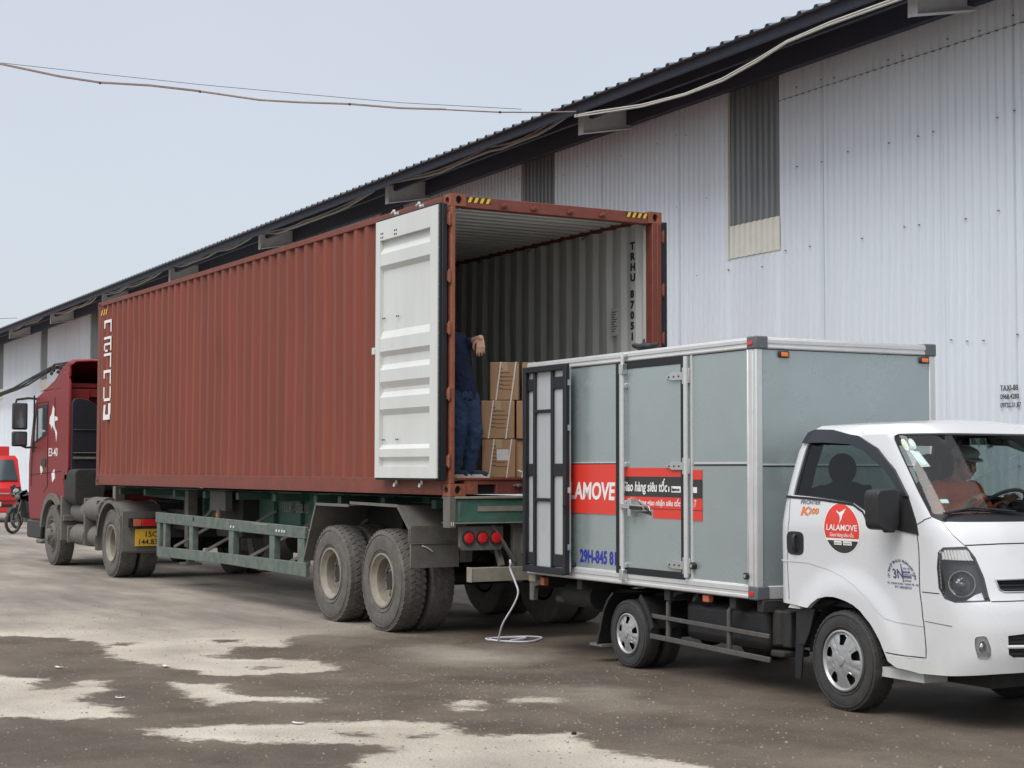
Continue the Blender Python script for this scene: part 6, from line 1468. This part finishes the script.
# ================================================================ PEOPLE
class Body:
    def __init__(s): s.mb = MB()
    def limb(s, pts, rs, mt='skin', seg=14):
        for i in range(len(pts)-1):
            s.mb.tube([pts[i], pts[i+1]], [rs[i], rs[i+1]], mt, seg)
        for p, r_ in zip(pts, rs): s.mb.ico(p, r_*1.0, mt, 2)
    def ell(s, c, sc, rot=None, mt='skin'): s.mb.ico(c, 1, mt, 3, sc, rot)
    def build(s, name, parent, mt, vox=.007, sm=4, tex=0.0, ts=.06):
        o = s.mb.build(name, parent, smooth=0)
        rm_ = o.modifiers.new('r', 'REMESH'); rm_.mode = 'VOXEL'; rm_.voxel_size = vox
        q = o.modifiers.new('s', 'SMOOTH'); q.iterations = sm; q.factor = .5
        if tex:
            tx = bpy.data.textures.new('folds', 'CLOUDS'); tx.noise_scale = ts; d = o.modifiers.new('d', 'DISPLACE'); d.texture = tx; d.strength = tex; d.mid_level = .5; d.texture_coords = 'LOCAL'
        dg = bpy.context.evaluated_depsgraph_get(); dg.update(); nm = bpy.data.meshes.new_from_object(o.evaluated_get(dg)); o.modifiers.clear(); o.data = nm
        nm.materials.clear(); nm.materials.append(M[mt]); nm.polygons.foreach_set('use_smooth', [True]*len(nm.polygons)); nm.polygons.foreach_set('material_index', [0]*len(nm.polygons)); return o
def head(b, c, fwd, k=1.0, upv=(0, 0, 1)):
    f = Vector(fwd).normalized(); u = Vector(upv); sd = u.cross(f).normalized(); u = f.cross(sd)
    Rm = Matrix((f, sd, u)).transposed(); P_ = lambda x, y, z: Vector(c)+Rm @ Vector((x*k, y*k, z*k))
    b.ell(P_(-.01, 0, .03), (.098*k, .076*k, .088*k), Rm); b.ell(P_(.025, 0, -.03), (.068*k, .060*k, .085*k), Rm); b.ell(P_(.055, 0, -.085), (.030*k, .030*k, .026*k), Rm)
    b.limb([P_(.088, 0, .015), P_(.108, 0, -.028)], [.010*k, .015*k]); b.ell(P_(.084, 0, .03), (.014*k, .045*k, .010*k), Rm); b.ell(P_(.082, 0, -.060), (.016*k, .024*k, .007*k), Rm); b.ell(P_(.080, 0, -.072), (.015*k, .022*k, .007*k), Rm)
    for s_ in (-1, 1): b.ell(P_(-.008, .077*s_, -.01), (.020*k, .009*k, .032*k), Rm); b.ell(P_(.055, .04*s_, -.03), (.025*k, .022*k, .025*k), Rm)
    return P_, Rm
def face_bits(par, P_, k):
    mb = MB()
    for s_ in (-1, 1): mb.ico(P_(.080, .031*s_, .012), .011*k, 'paper', 2); mb.ico(P_(.088, .031*s_, .012), .0055*k, 'hair', 2); mb.tube([P_(.090, .015*s_, .033), P_(.088, .048*s_, .034)], .004*k, 'hair', 5)
    mb.build('eyes', par)
def hand(b, wrist, dirv, palm_n, thumb_side, k=1.0, curl=.35):
    """dirv: along the hand; palm_n: out of the palm; thumb_side: +1/-1"""
    d = Vector(dirv).normalized(); n_ = Vector(palm_n); n_ = (n_-d*n_.dot(d)).normalized(); s_ = d.cross(n_)*thumb_side; w = Vector(wrist)
    for q in (-.028, -.010, .010, .028): b.limb([w+s_*q*.6, w+d*.085*k+s_*q*1.05*k], [.014*k, .0115*k])
    for i, (q, L_, r_) in enumerate(((.031, .070, .0088), (.011, .079, .0092), (-.010, .073, .0088), (-.030, .058, .0078))):
        p = w+d*.085*k+s_*q*k; a = curl*(.7+.18*i); pts = [p]; dd = (d+s_*(q*2.2)).normalized()
        for j, f in enumerate((.45, .30, .25)):
            dd = (dd+n_*a*(.7+.25*j)).normalized(); p = p+dd*L_*f*k; pts.append(p)
        b.limb(pts, [r_*k, r_*.95*k, r_*.88*k, r_*.75*k])
    p = w+d*.022*k+s_*.026*k; b.limb([p, p+(d*.6+s_*.75+n_*.2).normalized()*.042*k, p+(d*.6+s_*.75+n_*.2).normalized()*.042*k+(d*.95+s_*.25+n_*.3).normalized()*.032*k, p+(d*.6+s_*.75+n_*.2).normalized()*.042*k+(d+n_*.4).normalized()*.055*k], [.014*k, .0115*k, .010*k, .008*k])
def off_l(root):
    return lambda x, y, z: (x-root[0], y-root[1], z-root[2])
# worker leaning in the container doorway
wr = (-.56, .42, F0); L = off_l(wr)
wk = empty('person', wr, 'worker in navy shirt and jeans standing in the container doorway, one hand raised', 'person')
b = Body()
hd0 = L(-.62, .22, 3.10); PW, RW = head(b, hd0, (.75, .35, -.05))
b.limb([L(-.62, .24, 3.04), L(-.62, .30, 2.96)], [.055, .06])
b.limb([L(-.62, .36, 2.88), L(-.62, .41, 2.62), L(-.61, .46, 2.45)], [.12, .11, .12])
sh = L(-.60, .42, 2.925); el = L(-.54, .475, 2.915); wr_ = L(-.36, .515, 2.955)
b.limb([L(-.62, .36, 2.92), sh, el], [.06, .055, .042]); b.limb([el, wr_], [.042, .032])
hand(b, wr_, (.10, -.06, -1), (-.87, .5, 0), -1, 1.12, .22)
b.limb([L(-.64, .24, 2.92), L(-.60, .14, 2.68), L(-.46, .14, 2.50)], [.055, .042, .026]); hand(b, L(-.46, .14, 2.50), (.3, .1, -1), (.2, 1, 0), 1, 1.0, .5)
for hx, kn, an in ((L(-.61, .40, 2.42), L(-.545, .39, 2.02), L(-.60, .345, 1.67)), (L(-.60, .51, 2.42), L(-.53, .525, 2.02), L(-.58, .485, 1.67))): b.limb([hx, kn, an], [.088, .058, .042])
body_ = b.build('body', wk, 'skin', .0048, 3); face_bits(wk, PW, 1.0)
b = Body(); b.limb([L(-.62, .355, 2.88), L(-.62, .40, 2.66), L(-.61, .455, 2.47), L(-.61, .46, 2.40)], [.135, .13, .138, .14]); b.ell(L(-.61, .37, 2.86), (.12, .17, .12)); b.limb([L(-.62, .30, 2.97), L(-.60, .40, 2.945), L(-.55, .47, 2.905), L(-.50, .482, 2.92)], [.07, .075, .066, .058]); b.limb([L(-.63, .26, 2.94), L(-.60, .16, 2.74)], [.07, .062]); b.build('shirt', wk, 'shirt', .010, 4, .022, .07)
b = Body(); b.limb([L(-.61, .45, 2.44), L(-.61, .46, 2.36)], [.135, .135])
for hx, kn, an in ((L(-.61, .395, 2.38), L(-.54, .385, 2.02), L(-.60, .345, 1.63)), (L(-.60, .52, 2.38), L(-.515, .545, 2.02), L(-.57, .495, 1.64))): b.limb([hx, kn, an], [.105, .073, .066])
b.build('jeans', wk, 'jeans', .010, 4, .020, .06)
for he, to in ((L(-.62, .33, F0+.03), L(-.46, .42, F0+.028)), (L(-.60, .47, F0+.03), L(-.47, .635, F0+.028))):
    b = Body(); b.limb([he, tuple((Vector(he)+Vector(to))/2+Vector((0, 0, .012))), to], [.042, .044, .034]); b.ell((he[0], he[1], he[2]+.04), (.045, .045, .05)); s_o = b.build('shoe', wk, 'shoe', .008, 3)
    mb = MB(); d_ = (Vector(to)-Vector(he)).normalized(); a_ = math.atan2(d_.y, d_.x); m_ = (Vector(he)+Vector(to))/2; L_ = (Vector(to)-Vector(he)).length/2+.042
    mb.prism([(m_.x+L_*math.cos(q*.3927)*math.cos(a_)-.043*math.sin(q*.3927)*math.sin(a_), m_.y+L_*math.cos(q*.3927)*math.sin(a_)+.043*math.sin(q*.3927)*math.cos(a_)) for q in range(16)], .0, .034, 'sole', 'xy'); mb.build('sole', s_o, smooth=40)
b = Body(); Pq = PW; b.ell(Pq(-.022, 0, .045), (.098, .082, .086), RW); b.build('hair', wk, 'hair', .008, 2)
# driver behind the wheel, on the far seat
dl_ = Matrix.Translation((2.328, .46, 0)) @ Matrix.Rotation(-.0267, 4, 'Z')
dv = empty('person', dl_ @ Vector((2.47, 1.22, 1.05)), 'driver in an orange red shirt and grey cap sitting behind the windscreen', 'person', -.0267)
L = off_l((2.5, 1.22, 1.02)); b = Body()
PD, RD = head(b, L(2.745, 1.22, 1.672), (1, -.28, -.22), .98)
b.limb([L(2.70, 1.22, 1.62), L(2.655, 1.22, 1.53)], [.052, .058]); b.limb([L(2.62, 1.22, 1.44), L(2.56, 1.22, 1.2), L(2.52, 1.22, 1.06)], [.12, .11, .13])
for s_ in (-1, 1):
    b.limb([L(2.62, 1.22+.18*s_, 1.46), L(2.74, 1.22+.23*s_, 1.25), L(2.97, 1.22+.17*s_, 1.40)], [.055, .042, .027]); hand(b, L(2.97, 1.22+.17*s_, 1.40), (.75, .15*s_, .45), (.5, -.3*s_, -.6), -s_, .95, .75)
    b.limb([L(2.55, 1.22+.10*s_, 1.06), L(2.98, 1.22+.13*s_, 1.08), L(3.15, 1.22+.12*s_, .80)], [.085, .06, .045])
b.build('body', dv, 'skin', .0055, 3); face_bits(dv, PD, .98)
b = Body(); b.limb([L(2.63, 1.22, 1.45), L(2.57, 1.22, 1.2), L(2.53, 1.22, 1.08)], [.14, .135, .145]); b.ell(L(2.64, 1.22, 1.47), (.12, .21, .085))
for s_ in (-1, 1): b.limb([L(2.63, 1.22+.17*s_, 1.48), L(2.75, 1.22+.235*s_, 1.27), L(2.88, 1.22+.20*s_, 1.35)], [.075, .062, .05])
b.build('shirt', dv, 'orange', .010, 4, .018, .06)
b = Body()
for s_ in (-1, 1): b.limb([L(2.55, 1.22+.10*s_, 1.06), L(2.98, 1.22+.13*s_, 1.09), L(3.15, 1.22+.12*s_, .80)], [.105, .075, .06])
b.build('trousers', dv, 'jeans', .010, 3)
b = Body(); b.ell(PD(-.02, 0, .03), (.098, .080, .078), RD); b.build('hair', dv, 'hair', .008, 2)
b = Body(); b.ell(PD(-.012, 0, .085), (.118, .098, .048), RD); b.ell(PD(-.015, 0, .065), (.108, .088, .04), RD); b.ell(PD(.11, 0, .055), (.075, .075, .012), RD); b.build('cap', dv, 'cappm', .006, 3)

# ================================================================ odds and ends
# rope hanging from the bumper bracket to a flat loop on the ground
mb = MB(); rp = [(.30, .478, .78), (.31, .472, .80), (.325, .47, .77), (.31, .475, .72), (.36, .50, .60), (.40, .51, .50), (.35, .49, .38), (.20, .46, .20), (.05, .50, .06), (-.02, .52, .012), (-.25, .52, .010), (-.30, .70, .010), (-.28, .95, .010), (-.12, 1.05, .012), (.02, .98, .012), (.20, .75, .012), (.12, .58, .014), (-.10, .50, .014), (-.22, .60, .016), (-.12, .86, .02), (-.02, .82, .02), (.06, .62, .016)]
def cat(P_, k=6):
    P_ = [Vector(p) for p in P_]; out_ = []
    for i in range(len(P_)-1):
        a, b_, c, d = P_[max(0, i-1)], P_[i], P_[i+1], P_[min(len(P_)-1, i+2)]
        for j in range(k): t = j/k; out_.append(.5*((2*b_)+(c-a)*t+(2*a-5*b_+4*c-d)*t*t+(3*b_-a-3*c+d)*t**3))
    return out_+[P_[-1]]
mb.tube(cat(rp), .009, 'rope', 6); tag(mb.build('rope'), 'white rope hanging by the trailer bumper and lying in a flat loop on the ground', 'rope')
# dark glove lying on the rear edge of the van roof
mb = Body(); c = dl_ @ Vector((.27, .01, 2.675)); 
mb.ell((0, 0, .0), (.10, .05, .035)); mb.limb([(.05, .0, .0), (.14, .02, .012)], [.03, .02]); mb.limb([(-.06, 0, .0), (-.12, -.03, .02)], [.032, .022]); mb.limb([(-.02, 0, .02), (-.03, .01, .065)], [.018, .012])
gv = mb.build('glove', None, 'gasket', .008, 3); gv.location = (c[0], c[1], c[2]); tag(gv, 'crumpled black glove lying on the top edge of the grey box body', 'glove')
